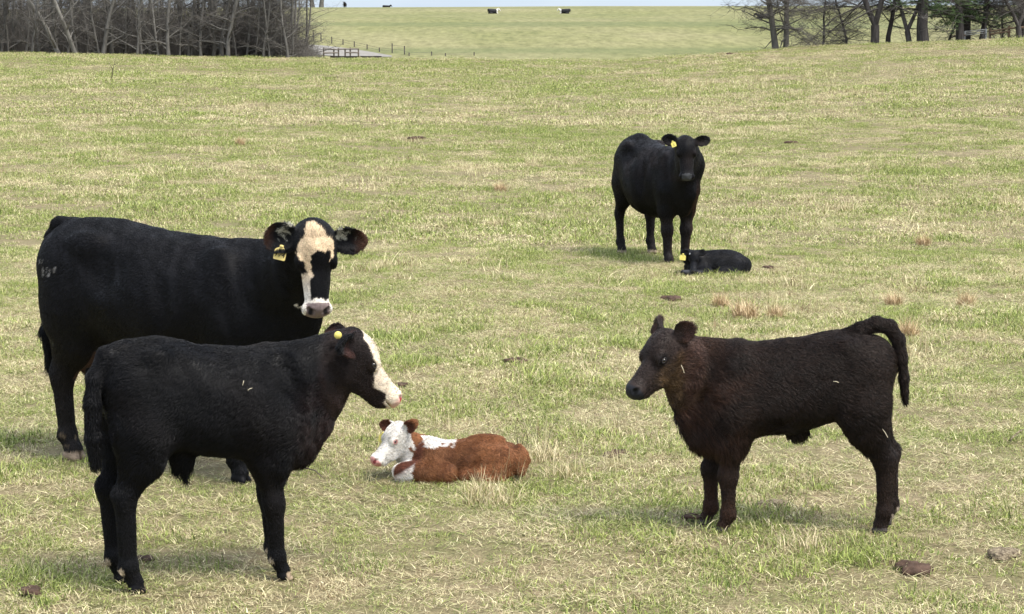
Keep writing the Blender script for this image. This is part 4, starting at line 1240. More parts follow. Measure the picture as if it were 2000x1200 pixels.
# ---- lying calves
def lying(kind):
    if kind == 'red':
        H = Head((.325, .05, .305), (.58, .40, -.62), (-.62, 1, 0), .262)
        ox, oy, ang = -.265, 10.66, 180
        hs, hf = 0.0075, 0.0045
        top = [(-.335, .10, .05, .02), (-.32, .13, .03, .06), (-.26, .165, .0, .105), (-.17, .20, -.01, .125), (-.06, .20, -.01, .13), (.06, .188, -.01, .125), (.15, .195, -.005, .11), (.22, .20, .01, .09), (.29, .20, .05, .055)]
    else:
        H = Head((.27, .17, .245), (.10, .42, -.86), (-1, .30, .05), .215)
        ox, oy, ang = 2.09, 20.85, 186
        hs, hf = 0.014, 0.010
        top = [(-.34, .09, .04, .03), (-.31, .14, .01, .09), (-.26, .20, .0, .13), (-.14, .235, -.01, .15), (0, .235, -.01, .15), (.12, .225, -.01, .13), (.22, .22, .0, .10), (.31, .17, .04, .06)]
    B = Body((-.46, -.32, -.02), (.72, .42, .50), hs, (H.P - np.array([.16, .24, .27]), H.P + np.array([.30, .26, .12])), hf)
    B.torso(top, .03); B.relief = .005
    for s in (-1, 1):
        B.ell((-.19, s * .095, .09), (.13, .05, .08), .04)                 # thigh folded
        B.cone((-.20, s * .12, .04), (-.02, s * .15, .030), .042, .028, .04)  # shank along the flank
        B.cone((-.02, s * .15, .022), (-.20, s * .165, .012), .024, .020, .02)
        B.ell((.16, s * .075, .11), (.08, .045, .075), .04)
        B.cone((.14, s * .12, .07), (.27, s * .10, .055), .055, .045, .03)
        B.cone((.27, s * .10, .052), (.10, s * .15, .032), .042, .030, .012)
    if kind == 'red':
        B.cone((.08, .16, .045), (.28, .14, .052), .058, .050, .02)       # near foreleg tucked, its white knee forward
        B.ell((.305, .14, .050), (.058, .045, .050), .02)
        B.cone((.18, 0, .135), (.32, .02, .20), .070, .062, .04)
        B.cone((.22, 0, .10), (.345, .02, .18), .07, .05, .05)
        B.cone((.27, 0, .06), (.33, .01, .15), .05, .04, .04)
        B.ell((-.13, -.03, .195), (.09, .05, .02), .04)
        B.ell((-.30, .05, .11), (.05, .07, .06), .03)
        t = [(-.30, .0, .15), (-.335, .06, .10), (-.31, .13, .05)]
        ears = [dict(base=(.07, .19, -.13), d=(-.55, .55, .55), n=(.3, .8, -.1), L=.088, W=.034, cup=.5),
                dict(base=(.07, -.19, -.13), d=(.95, -.35, .12), n=(.2, .9, .1), L=.105, W=.034, cup=.5)]
    else:
        B.cone((.20, .02, .14), (.29, .06, .17), .09, .075, .05)
        B.cone((.10, .20, .03), (.38, .19, .03), .03, .026, .02)
        B.ell((-.28, .08, .08), (.06, .07, .08), .05)
        t = [(-.29, .02, .12), (-.32, .08, .07), (-.28, .14, .03)]
        B.relief = .005
        ears = [dict(base=(.08, -.19, -.13), d=(1, .10, .22), n=(0, 1, 0), L=.105, W=.038, t=.012),
                dict(base=(.08, .19, -.13), d=(-1, .1, .20), n=(0, 1, 0), L=.085, W=.038, t=.012)]
    for i in range(2): B.cone(t[i], t[i + 1], .022, .018, .01)
    sculpt_head(B, H, True, ears, 1.15)
    V, F, N = B.surface()
    h, hw = head_weight(H, V, .64)
    earw = np.clip((np.abs(h[:, 1]) - .25) / .05, 0, 1) * hw
    if kind == 'red':
        C = base_coat(V, N, (.215, .092, .040), .5)
        C = blend(C, .5 * np.clip(n3(V, .05, 3) * 2 + .2, 0, 1), (.105, .036, .015))
        C = blend(C, .45 * np.clip((V[:, 2] - .16) / .04, 0, 1), (.26, .105, .042))
        j = .012 * n3(V, .02, 9) * 3
        wh = (hw > .5) & (earw < .3) & (h[:, 0] + j * 2 > -.02) & (h[:, 0] + .9 * (h[:, 2] + .20) + j * 3 > .02)
        bib = (V[:, 0] + j > .285) & (V[:, 2] < .21) & (V[:, 2] + j > .02) & (V[:, 1] < .10)
        knee = (V[:, 0] + j > .255) & (V[:, 2] < .15)
        wit = (V[:, 2] + j - .05 * np.abs(V[:, 1]) > .172) & (V[:, 0] > .035 + j) & (V[:, 0] < .205 + j)
        st = (np.abs(V[:, 0] - .262 - .5 * (V[:, 2] - .19)) < .010) & (V[:, 2] > .155) & (V[:, 2] < .225)
        W_ = wh | bib | knee | wit | st
        C = np.where(W_[:, None], np.array([.76, .72, .67])[None] * (1 + .12 * n3(V, .03, 8))[:, None], C)
        pk = np.clip((h[:, 0] - .90) / .03, 0, 1) * hw * (h[:, 2] > -.33)
        C = blend(C, pk, (.58, .27, .25))
        nd = np.sqrt(((h[:, 0] - .975) / .05) ** 2 + ((np.abs(h[:, 1]) - .08) / .04) ** 2 + ((h[:, 2] + .135) / .035) ** 2)
        C = blend(C, np.clip(1.2 - nd, 0, 1) * 2 * hw, (.16, .03, .035))
        C = blend(C, earw, (.10, .036, .022))
        ed = np.minimum(np.linalg.norm(h - np.array([.41, .2, -.125]), axis=1), np.linalg.norm(h - np.array([.41, -.2, -.125]), axis=1))
        C = blend(C, np.clip((.072 - ed) / .03, 0, 1), (.52, .28, .26))
    else:
        C = base_coat(V, N, (.0065, .0065, .0085), .5)
        C = blend(C, .5 * np.clip(n3(V, .05, 3) * 2 + .2, 0, 1), (.020, .021, .026))
        C = blend(C, np.clip((h[:, 0] - .9) / .03, 0, 1) * hw, (.05, .052, .06))
        W_ = np.zeros(len(V), bool)
        ed = np.full(len(V), 1.0)
        wp = (np.linalg.norm(h - np.array([.16, -.17, .0]), axis=1) < .05) & (hw > .5); C[wp] = (.5, .5, .5)
    root = place('calf', ox, oy, ang)
    if kind == 'red':
        tag(root, 'small red brown calf with a white head lying in the grass', 'calf', 'cattle in the near pasture')
    else:
        tag(root, 'small black calf with a yellow ear tag curled up on the grass', 'calf', 'cattle in the near pasture')
    set_animal(root, V, F, C)
    for s in (-1, 1): eye_part(root, H, s, True, rim=(.40, .16, .15) if kind == 'red' else None)
    L = np.full(len(V), .011); L = np.where((h[:, 0] > .88) & (hw > .5), 0, L); L = np.where(hw > .5, np.minimum(L, .006), L); L = np.where(ed < .09, 0, L)
    fl = flow_field(V, N, H, -.5, (-.8, 0, -.45))
    if kind == 'red':
        grow_hair('fur', V, F, N, C, 75000, L * 1.35, fl, root, .00065, .5, .9, 22, .35)
        b0 = H.w(ears[1]['base']); tp = b0 + nrm(ears[1]['d']) * .060 + np.array([.012, .045, -.030])
        ear_tag(root, tp, (.12, .02, -1), (.35, .9, .1), .045, .055, '35', M_TAG, .42)
    else:
        grow_hair('fur', V, F, N, C, 25000, L * 1.2, fl, root, .0012, .4, .6, 24, .4)
        b0 = H.w(ears[0]['base']); tp = b0 + nrm(ears[0]['d']) * .075 + np.array([0, .012, -.015])
        ear_tag(root, tp, (.1, .05, -1), (0, 1, .15), .062, .068, None, M_TAG)
    return root

import time as _t
_t0 = _t.time()
for fn in (calf_blaze, calf_brown, cow_white_face, cow_far, lambda: lying('red'), lambda: lying('black')):
    fn(); print('animal', round(_t.time() - _t0, 1))

# ------------------------------------------------------------------ trees
def bark(name, c1, c2):
    m, nt, b = new_mat(name, 0.9, 0.1)
    g = nt.nodes.new('ShaderNodeNewGeometry'); oi = nt.nodes.new('ShaderNodeObjectInfo')
    f = noise(nt, g.outputs['Position'], 3.0, 5, 0.65, (3, 3, 0.7))
    c = mixc(nt, maprange(nt, f, 0.3, 0.7), c1, c2)
    k = maprange(nt, oi.outputs['Random'], 0, 1, 0.55, 1.25)
    cc = nt.nodes.new('ShaderNodeVectorMath'); cc.operation = 'SCALE'
    nt.links.new(c, cc.inputs[0]); nt.links.new(k, cc.inputs['Scale'])
    nt.links.new(cc.outputs[0], b.inputs['Base Color'])
    return m
M_BARK = bark('grey_bark', (0.085, 0.080, 0.072), (0.20, 0.19, 0.17))
M_BARKD = bark('dark_bark', (0.040, 0.036, 0.034), (0.11, 0.10, 0.094))
M_TWIG = bark('twig_bark', (0.085, 0.078, 0.07), (0.17, 0.155, 0.14))
M_TWIGD = bark('brush_twig', (0.080, 0.074, 0.068), (0.175, 0.162, 0.148))
M_NEEDLE = simple_mat('pine_needle', (0.026, 0.048, 0.018), (0.085, 0.125, 0.045), 1.5, 0.75, 0.15)

def grow_tree(seed, H, r0, lean=(0, 0), fork=0.0, low=0.15, nb=26, spread=0.9, droop=0.0, twigs=9, twig_len=0.7, upto=None, crook=0.05):
    """returns (trunk mesh, twig mesh): a tapered trunk with crooked limbs, and the fine wood"""
    r = random.Random(seed)
    tk = MB(); tw = MB()
    def path(p, d, L, n, wob, pull=0.0):
        pts = [Vector(p)]; d = Vector(d).normalized()
        for i in range(n):
            d = (d + Vector((r.gauss(0, wob), r.gauss(0, wob), r.gauss(0, wob * 0.6) + pull))).normalized()
            pts.append(pts[-1] + d * (L / n))
        return pts, d
    stems = []
    d0 = Vector((lean[0], lean[1], 1)).normalized()
    if fork > 0:
        base, dd = path((0, 0, -0.4), d0, fork + 0.4, 3, crook)
        tk.tube(base, [r0 * 1.25, r0 * 1.05, r0, r0 * 1.02], 8, cap=False)
        a = r.uniform(0, 0.6)
        for s in (-1, 1):
            d = Vector((s * (0.38 + r.uniform(0, .15)), r.uniform(-.2, .2), 1))
            pts, _ = path(base[-1], d, H - fork, 9, crook * 1.3, 0.03)
            rad = [r0 * 0.74 * (1 - i / 9.5) ** 0.8 for i in range(10)]
            tk.tube(pts, rad, 7, cap=False); stems.append((pts, rad))
    else:
        pts, _ = path((0, 0, -0.4), d0, H + 0.4, 11, crook)
        rad = [r0 * (1.25 if i == 0 else 1.0) * (1 - i / 11.6) ** 0.85 for i in range(12)]
        tk.tube(pts, rad, 8, cap=False); stems.append((pts, rad))
    for k in range(nb):
        pts, rad = stems[k % len(stems)]
        f = low + (1 - low) * (k / nb) ** 1.15
        i = min(int(f * (len(pts) - 1)), len(pts) - 2)
        t = f * (len(pts) - 1) - i
        p = pts[i].lerp(pts[i + 1], t); rr = rad[i] * (0.42 if twigs < 12 else 0.30)
        if p.z > (upto or 99): continue
        az = r.uniform(0, 2 * math.pi); el = r.uniform(0.1, 0.9) - droop * r.uniform(-0.6, 1.1)
        L = spread * H * 0.22 * (1.15 - f * 0.6) * r.uniform(0.6, 1.3)
        bp, bd = path(p, (math.cos(az), math.sin(az), el), L, 5, 0.20, -0.06 * droop)
        tk.tube(bp, [rr * (1 - j / 5.6) for j in range(6)], 5, cap=False)
        for q in range(twigs):
            j = r.randrange(1, 6); pp = bp[j]
            a2 = r.uniform(0, 2 * math.pi)
            dd = Vector((math.cos(a2), math.sin(a2), r.uniform(-0.7 * droop - 0.1, 0.8)))
            tp, td = path(pp, dd, twig_len * r.uniform(0.5, 1.3), 3, 0.28, -0.10 * droop)
            w = max(0.007, min(rr * 0.25, 0.014))
            tw.tube(tp, [w, w * 0.75, w * 0.5, w * 0.25], 3, cap=False)
            for _ in range(3):
                j2 = r.randrange(1, 4); a3 = r.uniform(0, 2 * math.pi)
                sp, _d = path(tp[j2], Vector((math.cos(a3), math.sin(a3), r.uniform(-0.8 * droop, 0.8))), twig_len * 0.45 * r.uniform(0.5, 1.3), 2, 0.3, -0.1 * droop)
                tw.tube(sp, [w * 0.5, w * 0.4, w * 0.2], 3, cap=False)
    return tk.mesh('trunk', True), tw.mesh('crown', True)

def put_tree(name, meshes, loc, rz, s, label, cat, group=None, mats=(M_BARK, M_TWIG), sz=None):
    t = empty(name, loc, rz); t.scale = (s, s, sz or s)
    tag(t, label, cat, group)
    for nm, me, m in (('trunk', meshes[0], mats[0]), ('crown', meshes[1], mats[1])):
        if not me.materials: me.materials.append(m)
        o = bpy.data.objects.new(nm, me); COL.objects.link(o); o.parent = t
    return t

_ONES = 'first second third fourth fifth sixth seventh eighth ninth tenth eleventh twelfth thirteenth fourteenth fifteenth sixteenth seventeenth eighteenth nineteenth'.split()
def ordinal(n):
    if n < 20: return _ONES[n - 1]
    t = {2: 'twent', 3: 'thirt', 4: 'fort', 5: 'fift'}[n // 10]
    return t + 'ieth' if n % 10 == 0 else t + 'y-' + _ONES[n % 10 - 1]

def build_woods():
    kinds = [grow_tree(100 + i, 9.5 + i % 3, (0.055, 0.08, 0.065, 0.10, 0.05, 0.09, 0.07, 0.06)[i], lean=(random.uniform(-.16, .16), 0), low=0.06, nb=24 + 2 * (i % 3), spread=0.8,
                       twigs=7, twig_len=0.8, crook=0.06 + 0.04 * (i % 2), upto=5.5) for i in range(8)]
    r = random.Random(5)
    G = 'bare trees of the wood on the left'
    n = 0
    for row, (Y, cnt, x1) in enumerate(((101.5, 30, 590), (105, 30, 600), (110, 30, 605), (117, 28, 600), (126, 26, 590))):
        cnt = int(cnt * 1.5) if row < 3 else cnt
        for i in range(cnt):
            px = -140 + (x1 + 140) * (i + r.uniform(0.1, 0.9)) / cnt
            y = Y + r.uniform(-1.5, 2)
            x = (px - 1000) / FPX * y * 1.005
            k = kinds[r.randrange(len(kinds))]
            s = r.uniform(0.75, 1.2) * (0.85 if px > 520 else 1)
            lab = ('slender bare grey tree, %s from the left in the %s row of the wood' % (ordinal(i + 1), ('front', 'second')[row]) if row < 2 else 'slender bare grey tree deeper inside the wood')
            put_tree('bare_tree', k, (x, y, hz1(x, y) - 0.05), r.uniform(0, 6.28), s, lab, 'tree', G + (', front edge' if row < 2 else ', deeper in'))
    # two that lean, pale against the dark
    for px, lx, lab in ((128, -0.50, 'pale bare tree leaning far to the left at the edge of the wood'), (158, -0.12, 'pale crooked bare tree beside the leaning one at the edge of the wood'),
                        (205, 0.30, 'pale bare tree leaning right at the edge of the wood')):
        y = 100.3; x = (px - 1000) / FPX * y
        k = grow_tree(px, 9, 0.12, lean=(lx, 0), low=0.08, nb=14, spread=1.1, twigs=5, crook=0.10)
        put_tree('bare_tree', k, (x, y, hz1(x, y)), 0, 1, lab, 'tree', mats=(M_BARK, M_BARK))
    # bushy thorn at the right end of the wood
    for px, y, s in ((560, 103, 1.0), (500, 104, 0.9), (585, 108, 0.8), (530, 102.5, 1.05)):
        x = (px - 1000) / FPX * y
        k = grow_tree(900 + px, 5.2, 0.08, low=0.04, nb=46, spread=1.7, droop=0.35, twigs=16, twig_len=0.75, crook=0.14)
        put_tree('thorn_tree', k, (x, y, hz1(x, y) - 0.1), 0.3 * px, s, {560: 'wide twiggy bare thorn tree at the right end of the wood', 500: 'twiggy bare thorn tree second from the right end of the wood', 585: 'small twiggy bare thorn tree behind the right end of the wood', 530: 'twiggy bare thorn tree in the thick of the right end of the wood'}[px], 'tree')
    # the mass of saplings and brush between the trunks
    mb_v = []; mb_f = []
    rr = np.random.default_rng(17)
    n = 34000
    px = -160 + 790 * rr.random(n) ** 0.97; Y = 103 + 30 * rr.random(n)
    X = (px - 1000) / FPX * Y; Z = height(X, Y) - 0.1
    H_ = (0.5 + 3.4 * rr.random(n) ** 1.2) * np.where(px > 540, np.clip((640 - px) / 100, .2, 1), 1)
    az = rr.random(n) * 6.283; ln = rr.normal(0, 0.35, n); w = 0.005 + 0.017 * rr.random(n) ** 2
    mid = np.stack([X + ln * H_ * 0.4 * np.cos(az), Y + ln * H_ * 0.4 * np.sin(az), Z + H_ * 0.5], -1)
    lf = rr.normal(0, 0.8, n)
    top = mid + np.stack([lf * H_ * 0.4, rr.normal(0, .3, n) * H_ * .4, H_ * 0.5 * (0.6 + 0.4 * rr.random(n))], -1)
    B0 = np.stack([X, Y, Z], -1)
    V = []
    for P_, k in ((B0, 1.0), (mid, 0.8), (top, 0.35)):
        for a in (0, 2.094, 4.189):
            V.append(P_ + np.stack([np.cos(a) * w * k, np.sin(a) * w * k, np.zeros(n)], -1))
    V = np.stack(V, 1).reshape(-1, 3)
    b = np.arange(n)[:, None] * 9
    F = np.concatenate([b + np.array([[i, (i + 1) % 3, 3 + (i + 1) % 3, 3 + i]]) for i in range(3)] + [b + np.array([[3 + i, 3 + (i + 1) % 3, 6 + (i + 1) % 3, 6 + i]]) for i in range(3)])
    o = link_mesh('undergrowth', mesh_np('undergrowth', V, F), M_TWIGD)
    tag(o, 'dark tangle of saplings and brush filling the wood between the trunks', None, None, 'stuff')

def grow_pine(seed, H, r0, z0=1.6):
    r = random.Random(seed)
    tk = MB(); cr_v = []; cr_f = []
    pts = [Vector((0, 0, -0.4))]
    for i in range(8): pts.append(pts[-1] + Vector((r.gauss(0, .05), r.gauss(0, .05), H / 8)))
    tk.tube(pts, [r0 * (1.15 if i == 0 else 1) * (1 - i / 9.5) for i in range(9)], 9, cap=False)
    for k in range(56):
        z = z0 + (H - z0) * (k / 56) ** 1.5; az = r.uniform(0, 6.28); L = 2.6 * (1.05 - z / H) * r.uniform(.6, 1.2) + .3
        p = Vector((0, 0, z)); d = Vector((math.cos(az), math.sin(az), r.uniform(-.25, .1)))
        bp = [p]
        for j in range(4):
            d = (d + Vector((r.gauss(0, .1), r.gauss(0, .1), r.gauss(0, .08)))).normalized(); bp.append(bp[-1] + d * L / 4)
        tk.tube(bp, [.05, .04, .03, .022, .01], 4, cap=False)
        for q in range(26):
            t = r.uniform(.8, 4); j = min(int(t), 3); c = bp[j].lerp(bp[j + 1], t - j) + Vector((r.gauss(0, .20), r.gauss(0, .20), r.gauss(0.02, .10)))
            for e in range(9):
                a = Vector((r.gauss(0, 1), r.gauss(0, 1), r.gauss(.3, .7))).normalized() * r.uniform(.10, .20)
                s = a.orthogonal().normalized() * 0.014
                b0 = len(cr_v); cr_v += [tuple(c - s), tuple(c + s), tuple(c + a)]; cr_f.append((b0, b0 + 1, b0 + 2))
    me = bpy.data.meshes.new('crown'); me.from_pydata(cr_v, [], cr_f); me.update()
    return tk.mesh('trunk', True), me

def build_right_trees():
    D = (M_BARKD, M_TWIGD)
    rows = [  # px, Y, height, radius, lean, fork, kind, label
        (1513, 101.5, 8.5, .17, (-.10, 0), 0, 'b', 'grey bare tree leaning left, left one of the close pair on the ridge', (M_BARK, M_TWIG), 0.14, 1.0),
        (1531, 102.0, 8.5, .15, (.10, 0), 0, 'b', 'grey bare tree, right one of the close pair on the ridge', (M_BARK, M_TWIG), 0.12, 1.0),
        (1702, 102.5, 9.0, .21, (-.03, 0), 1.0, 'b', 'dark bare tree forked in two low above the ground', D, 0.10, 1.3),
        (1728, 103.5, 9.0, .13, (-.13, 0), 0, 'b', 'thin dark bare tree leaning left behind the forked tree', D, 0.15, 0.8),
        (1772, 103.0, 9.5, .14, (-.16, 0), 0.7, 'b', 'dark bare tree with two crooked stems, left of the thick pine', D, 0.15, 1.0),
        (1600, 106.0, 5.5, .07, (.1, 0), 0, 'b', 'small drooping bare tree between the grey pair and the forked tree', (M_BARK, M_TWIG), 0.05, 1.6),
        (1655, 105.0, 5.0, .07, (-.2, 0), 0, 'b', 'low tangled bare tree just left of the forked tree', D, 0.05, 1.7),
        (1905, 106.0, 9.0, .16, (.22, 0), 0, 'b', 'dark bare tree leaning right between the pines', D, 0.18, 1.0),
        (1990, 104.0, 7.0, .14, (-.35, 0), 0.8, 'b', 'dark bare tree leaning left at the right end of the row', D, 0.10, 1.4),
        (1840, 107.0, 5.0, .07, (.2, 0), 0, 'b', 'low tangled bare tree between the two pines', D, 0.05, 1.6),
        (1950, 108.0, 5.5, .07, (.0, 0), 0, 'b', 'low tangled bare tree behind the wooden fence', D, 0.05, 1.6),
        (2040, 108.0, 8.0, .16, (-.1, 0), 0.8, 'b', 'dark bare tree at the far right edge', D, 0.10, 1.3),
    ]
    for i, (px, Y, H, r0, lean, fork, kd, lab, mats, low, spr) in enumerate(rows):
        x = (px - 1000) / FPX * Y
        k = grow_tree(300 + i, H, r0, lean=lean, fork=fork, low=low, nb=50, spread=1.45 * spr, droop=0.75, twigs=24, twig_len=0.85, crook=0.06 if H > 6 else .12, upto=6.0)
        put_tree('bare_tree', k, (x, Y, hz1(x, Y) - 0.02), 0, 1, lab, 'tree', mats=mats)
    for i, (px, Y, r0, lab) in enumerate(((1798, 102.5, .31, 'thick-trunked dark pine with low green boughs, leftmost of the pines'), (1868, 104, .22, 'second pine, dark trunk beside the wooden fence'),
                                          (1880, 107, .22, 'pine standing just behind the second one'), (1985, 109, .22, 'pine at the right edge behind the fence'))):
        x = (px - 1000) / FPX * Y
        k = grow_pine(40 + i, 10, r0, 1.35 if i else 1.7)
        put_tree('pine_tree', k, (x, Y, hz1(x, Y) - 0.02), i * 1.3, 1, lab, 'tree', mats=(M_BARKD, M_NEEDLE))
    # clump of trunks on the skyline
    for i, (px, lab) in enumerate(((615, 'left trunk of the pair standing on the skyline'), (631, 'right trunk of the pair standing on the skyline'))):
        Y = 368; x = (px - 1000) / FPX * Y
        k = grow_tree(700 + i, 16, .42, lean=(-.12 + .2 * i, 0), fork=0, low=.25, nb=20, spread=.8, twigs=4, twig_len=1.6)
        put_tree('bare_tree', k, (x, Y, hz1(x, Y) - .1), 0, 1, lab, 'tree', mats=(M_BARK, M_TWIG))

build_woods()
build_right_trees()

# ------------------------------------------------------------------ lane, fences, gate
M_LANE = simple_mat('pale_gravel', (0.17, 0.16, 0.145), (0.26, 0.245, 0.22), 2.0, 0.95, 0.1)
M_POST = simple_mat('weathered_post', (0.10, 0.085, 0.07), (0.22, 0.19, 0.16), 6, 0.9, 0.1)
M_RAIL = simple_mat('brown_rail', (0.12, 0.085, 0.06), (0.24, 0.17, 0.12), 6, 0.9, 0.1)
M_STEEL, _, _b = new_mat('galvanised', 0.45, 0.5); _b.inputs['Base Color'].default_value = (.50, .51, .52, 1); _b.inputs['Metallic'].default_value = 0.6
M_WIREP = simple_mat('dark_steel_post', (0.06, 0.055, 0.05), (0.12, 0.10, 0.09), 6, 0.8, 0.2)

def build_lane():
    up = [(560, 86), (600, 88), (640, 91), (680, 96), (720, 102), (765, 110)]
    lo = [(560, 103), (600, 106), (640, 110), (680, 111.5), (720, 112.2), (765, 112.4)]
    U = [gp(a, b, 112) for a, b in up]; Lw = [gp(a, b, 112) for a, b in lo]
    V = []; F = []; nn = 7
    for i in range(len(U)):
        for j in range(nn):
            t = j / (nn - 1); x = U[i][0] * (1 - t) + Lw[i][0] * t; y = U[i][1] * (1 - t) + Lw[i][1] * t
            V.append((x, y, hz1(x, y) + .05))
    for i in range(len(U) - 1):
        for j in range(nn - 1):
            a = i * nn + j; F.append((a, a + 1, a + nn + 1, a + nn))
    o = link_mesh('path', mesh_np('path', V, np.array(F)), M_LANE)
    tag(o, 'pale gravel lane dipping out of sight behind the rise of the field', None, None, 'structure')
build_lane()

def board_fence():
    Y = 128.0
    t = empty('wooden_fence', ((662 - 1000) / FPX * Y, Y, 0)); tag(t, 'low wooden fence of dark posts and a top rail beside the pale lane', 'fence')
    ox = t.location.x
    def w(px, py): p = at_y(px, py, Y); return Vector((p[0] - ox, 0, p[2]))
    for px, top in ((632, 93), (652, 95), (661, 94), (674, 97), (684, 93), (700, 95)):
        mb = MB(); a = w(px, top); g = hz1(a.x + ox, Y)
        mb.box((a.x, 0, (a.z + g - .3) / 2), (.09, .09, a.z - g + .3)); mb.build('post', M_POST, t)
    for a, b in (((661, 96.5), (700, 96)), ((632, 96), (661, 97.5)), ((674, 103), (700, 103.5)), ((632, 104), (661, 103.5))):
        mb = MB(); mb.tube([w(*a) + Vector((0, -.07, 0)), w(*b) + Vector((0, -.07, 0))], .045, 5); mb.build('rail', M_POST, t)
    mb = MB(); p = at_y(700, 111.5, 118); q = at_y(745, 111.8, 118); c = ((p[0] + q[0]) / 2, 118, p[2])
    L = q[0] - p[0] + 1.6
    g = hz1(c[0], 118)
    o = None
    mb.box((c[0] - .8, 118, (p[2] + g) / 2 - .1), (L, .35, p[2] - g + .3))
    o = mb.build('wall', simple_mat('dark_timber', (.02, .018, .017), (.05, .045, .04), 5, .9, .1))
    tag(o, 'long low dark timber edge below the pale lane', 'retaining wall')
board_fence()

def wire_fence():
    t = empty('wire_fence', (0, 180, 0)); tag(t, 'thin wire fence on dark posts running down the foot of the far hill', 'fence')
    prev = None
    for px, top, bot in ((612, 62, 80), (627, 65, 82), (648, 72, 85), (670, 77, 88), (692, 81, 92), (717, 87, 97), (741, 93, 102), (766, 85, 104), (790, 90, 107), (799, 103, 110), (843, 101, 109), (870, 104, 110), (926, 102, 109)):
        g = gp(px, bot, 112); p = at_y(px, top, g[1])
        mb = MB(); h = p[2] - g[2]; mb.box((g[0], g[1] - 180, g[2] + h / 2 - .15), (.10, .10, h + .3)); mb.build('post', M_WIREP, t)
        cur = (Vector((g[0], g[1] - 180, g[2])), h)
        if prev:
            for f in (.45, .9):
                mb = MB(); hh = min(1.1, h, prev[1]); mb.tube([prev[0] + Vector((0, 0, hh * f)), cur[0] + Vector((0, 0, hh * f))], .012, 3); mb.build('wire', M_WIREP, t)
        prev = cur
wire_fence()

def right_fence():
    Y = 104.5
    t = empty('rail_fence', (0, Y, 0)); tag(t, 'brown wooden post and rail fence on the ridge at the right', 'fence')
    def w(px, py): p = at_y(px, py, Y); return Vector((p[0], 0, p[2]))
    for px, top in ((1934, 55.5), (1971, 51)):
        a = w(px, top); g = hz1(a.x, Y); mb = MB(); mb.box((a.x, 0, (a.z + g) / 2 - .1), (.11, .11, a.z - g + .2)); mb.build('post', M_RAIL, t)
    for a, b in (((1934, 62), (1971, 56)), ((1934, 67), (1971, 61.5)), ((1971, 56), (2040, 50)), ((1860, 72), (1885, 69.5))):
        mb = MB(); mb.tube([w(*a) + Vector((0, -.08, 0)), w(*b) + Vector((0, -.08, 0))], .05, 5); mb.build('rail', M_RAIL, t)
    g_ = empty('field_gate', (0, Y, 0)); tag(g_, 'silver metal field gate beside the brown rail fence', 'gate')
    for px, top in ((1884, 61), (1926, 56.5)):
        a = w(px, top); g = hz1(a.x, Y); mb = MB(); mb.tube([(a.x, 0, g - .1), (a.x, 0, a.z)], .05, 6); mb.build('post', M_STEEL, g_)
    for dy in (0.8, 4, 7.5):
        mb = MB(); mb.tube([w(1884, 61.5 + dy), w(1926, 57 + dy)], .025, 5); mb.build('bar', M_STEEL, g_)
right_fence()

# ------------------------------------------------------------------ cattle far off on the hill
M_FARC, _, _b = new_mat('far_coat', 0.6, 0.2)
_at = M_FARC.node_tree.nodes.new('ShaderNodeAttribute'); _at.attribute_name = 'col'; M_FARC.node_tree.links.new(_at.outputs['Color'], _b.inputs['Base Color'])
def far_cow(px, py, ang, mode, label, Y=None):
    g = gp(px, py, 150) if Y is None else ((px - 1000) / FPX * Y, Y, hz1((px - 1000) / FPX * Y, Y))
    B = Body((-1.05, -.5, -.02), (1.5, .5, 1.7), .035); B.relief = 0
    dz = 0 if mode != 'lying' else -.52
    B.torso([(-.8, 1.2 + dz, 1.0 + dz, .08), (-.7, 1.32 + dz, .75 + dz, .22), (-.2, 1.30 + dz, .56 + dz, .33), (.4, 1.27 + dz, .56 + dz, .30), (.8, 1.2 + dz, .66 + dz, .17)])
    B.cone((.7, 0, 1.05 + dz), (1.0, 0, 1.25 + dz), .20, .14, .08)
    B.ell((1.0, 0, 1.30 + dz), (.14, .13, .13), .05); B.cone((1.02, 0, 1.27 + dz), (1.27, 0, 1.02 + dz), .12, .08, .05)
    for s in (-1, 1): B.cone((.98, s * .1, 1.35 + dz), (.95, s * .28, 1.36 + dz), .05, .04, .02)
    for s in (-1, 1):
        if mode == 'lying':
            B.cone((-.5, s * .25, .14), (.0, s * .38, .08), .15, .07); B.cone((.5, s * .2, .12), (.85, s * .2, .07), .09, .06)
        else:
            B.cone((-.55, s * .16, .8), (-.6, s * .15, .45), .16, .08); B.cone((-.6, s * .15, .45), (-.58, s * .15, .03), .07, .06)
            B.cone((.55, s * .15, .8), (.55, s * .14, .4), .12, .07); B.cone((.55, s * .14, .4), (.55, s * .14, .03), .06, .06)
    B.cone((-.8, 0, 1.25 + dz), (-.88, 0, .75 + dz), .04, .03)
    V, F, N = B.surface()
    C = np.tile(np.array([.010, .010, .012]), (len(V), 1))
    if 'white' in label: C[V[:, 0] > .62] = (.62, .60, .56)
    o = link_mesh('cow', mesh_np('cow', V, F, C), M_FARC); o.scale = (.85, .85, .85); o.location = (g[0], g[1], g[2] - .02); o.rotation_euler = (0, 0, math.radians(ang))
    tag(o, label, 'cow', 'cattle far off on the hill')
far_cow(677, 18.0, -95, 'stand', 'tiny black cow standing end on against the sky beside the skyline trees', 369)
far_cow(757, 18.5, -15, 'lying', 'tiny black cow lying on the skyline', 372)
far_cow(962, 27, 20, 'lying', 'tiny black cow lying just under the skyline, left of the white-headed one')
far_cow(1104, 27, 178, 'lying', 'tiny black cow with a white head and neck lying below the skyline')
far_cow(1490, 37, 175, 'lying', 'tiny black cow lying on the hill behind the pair of grey trees')

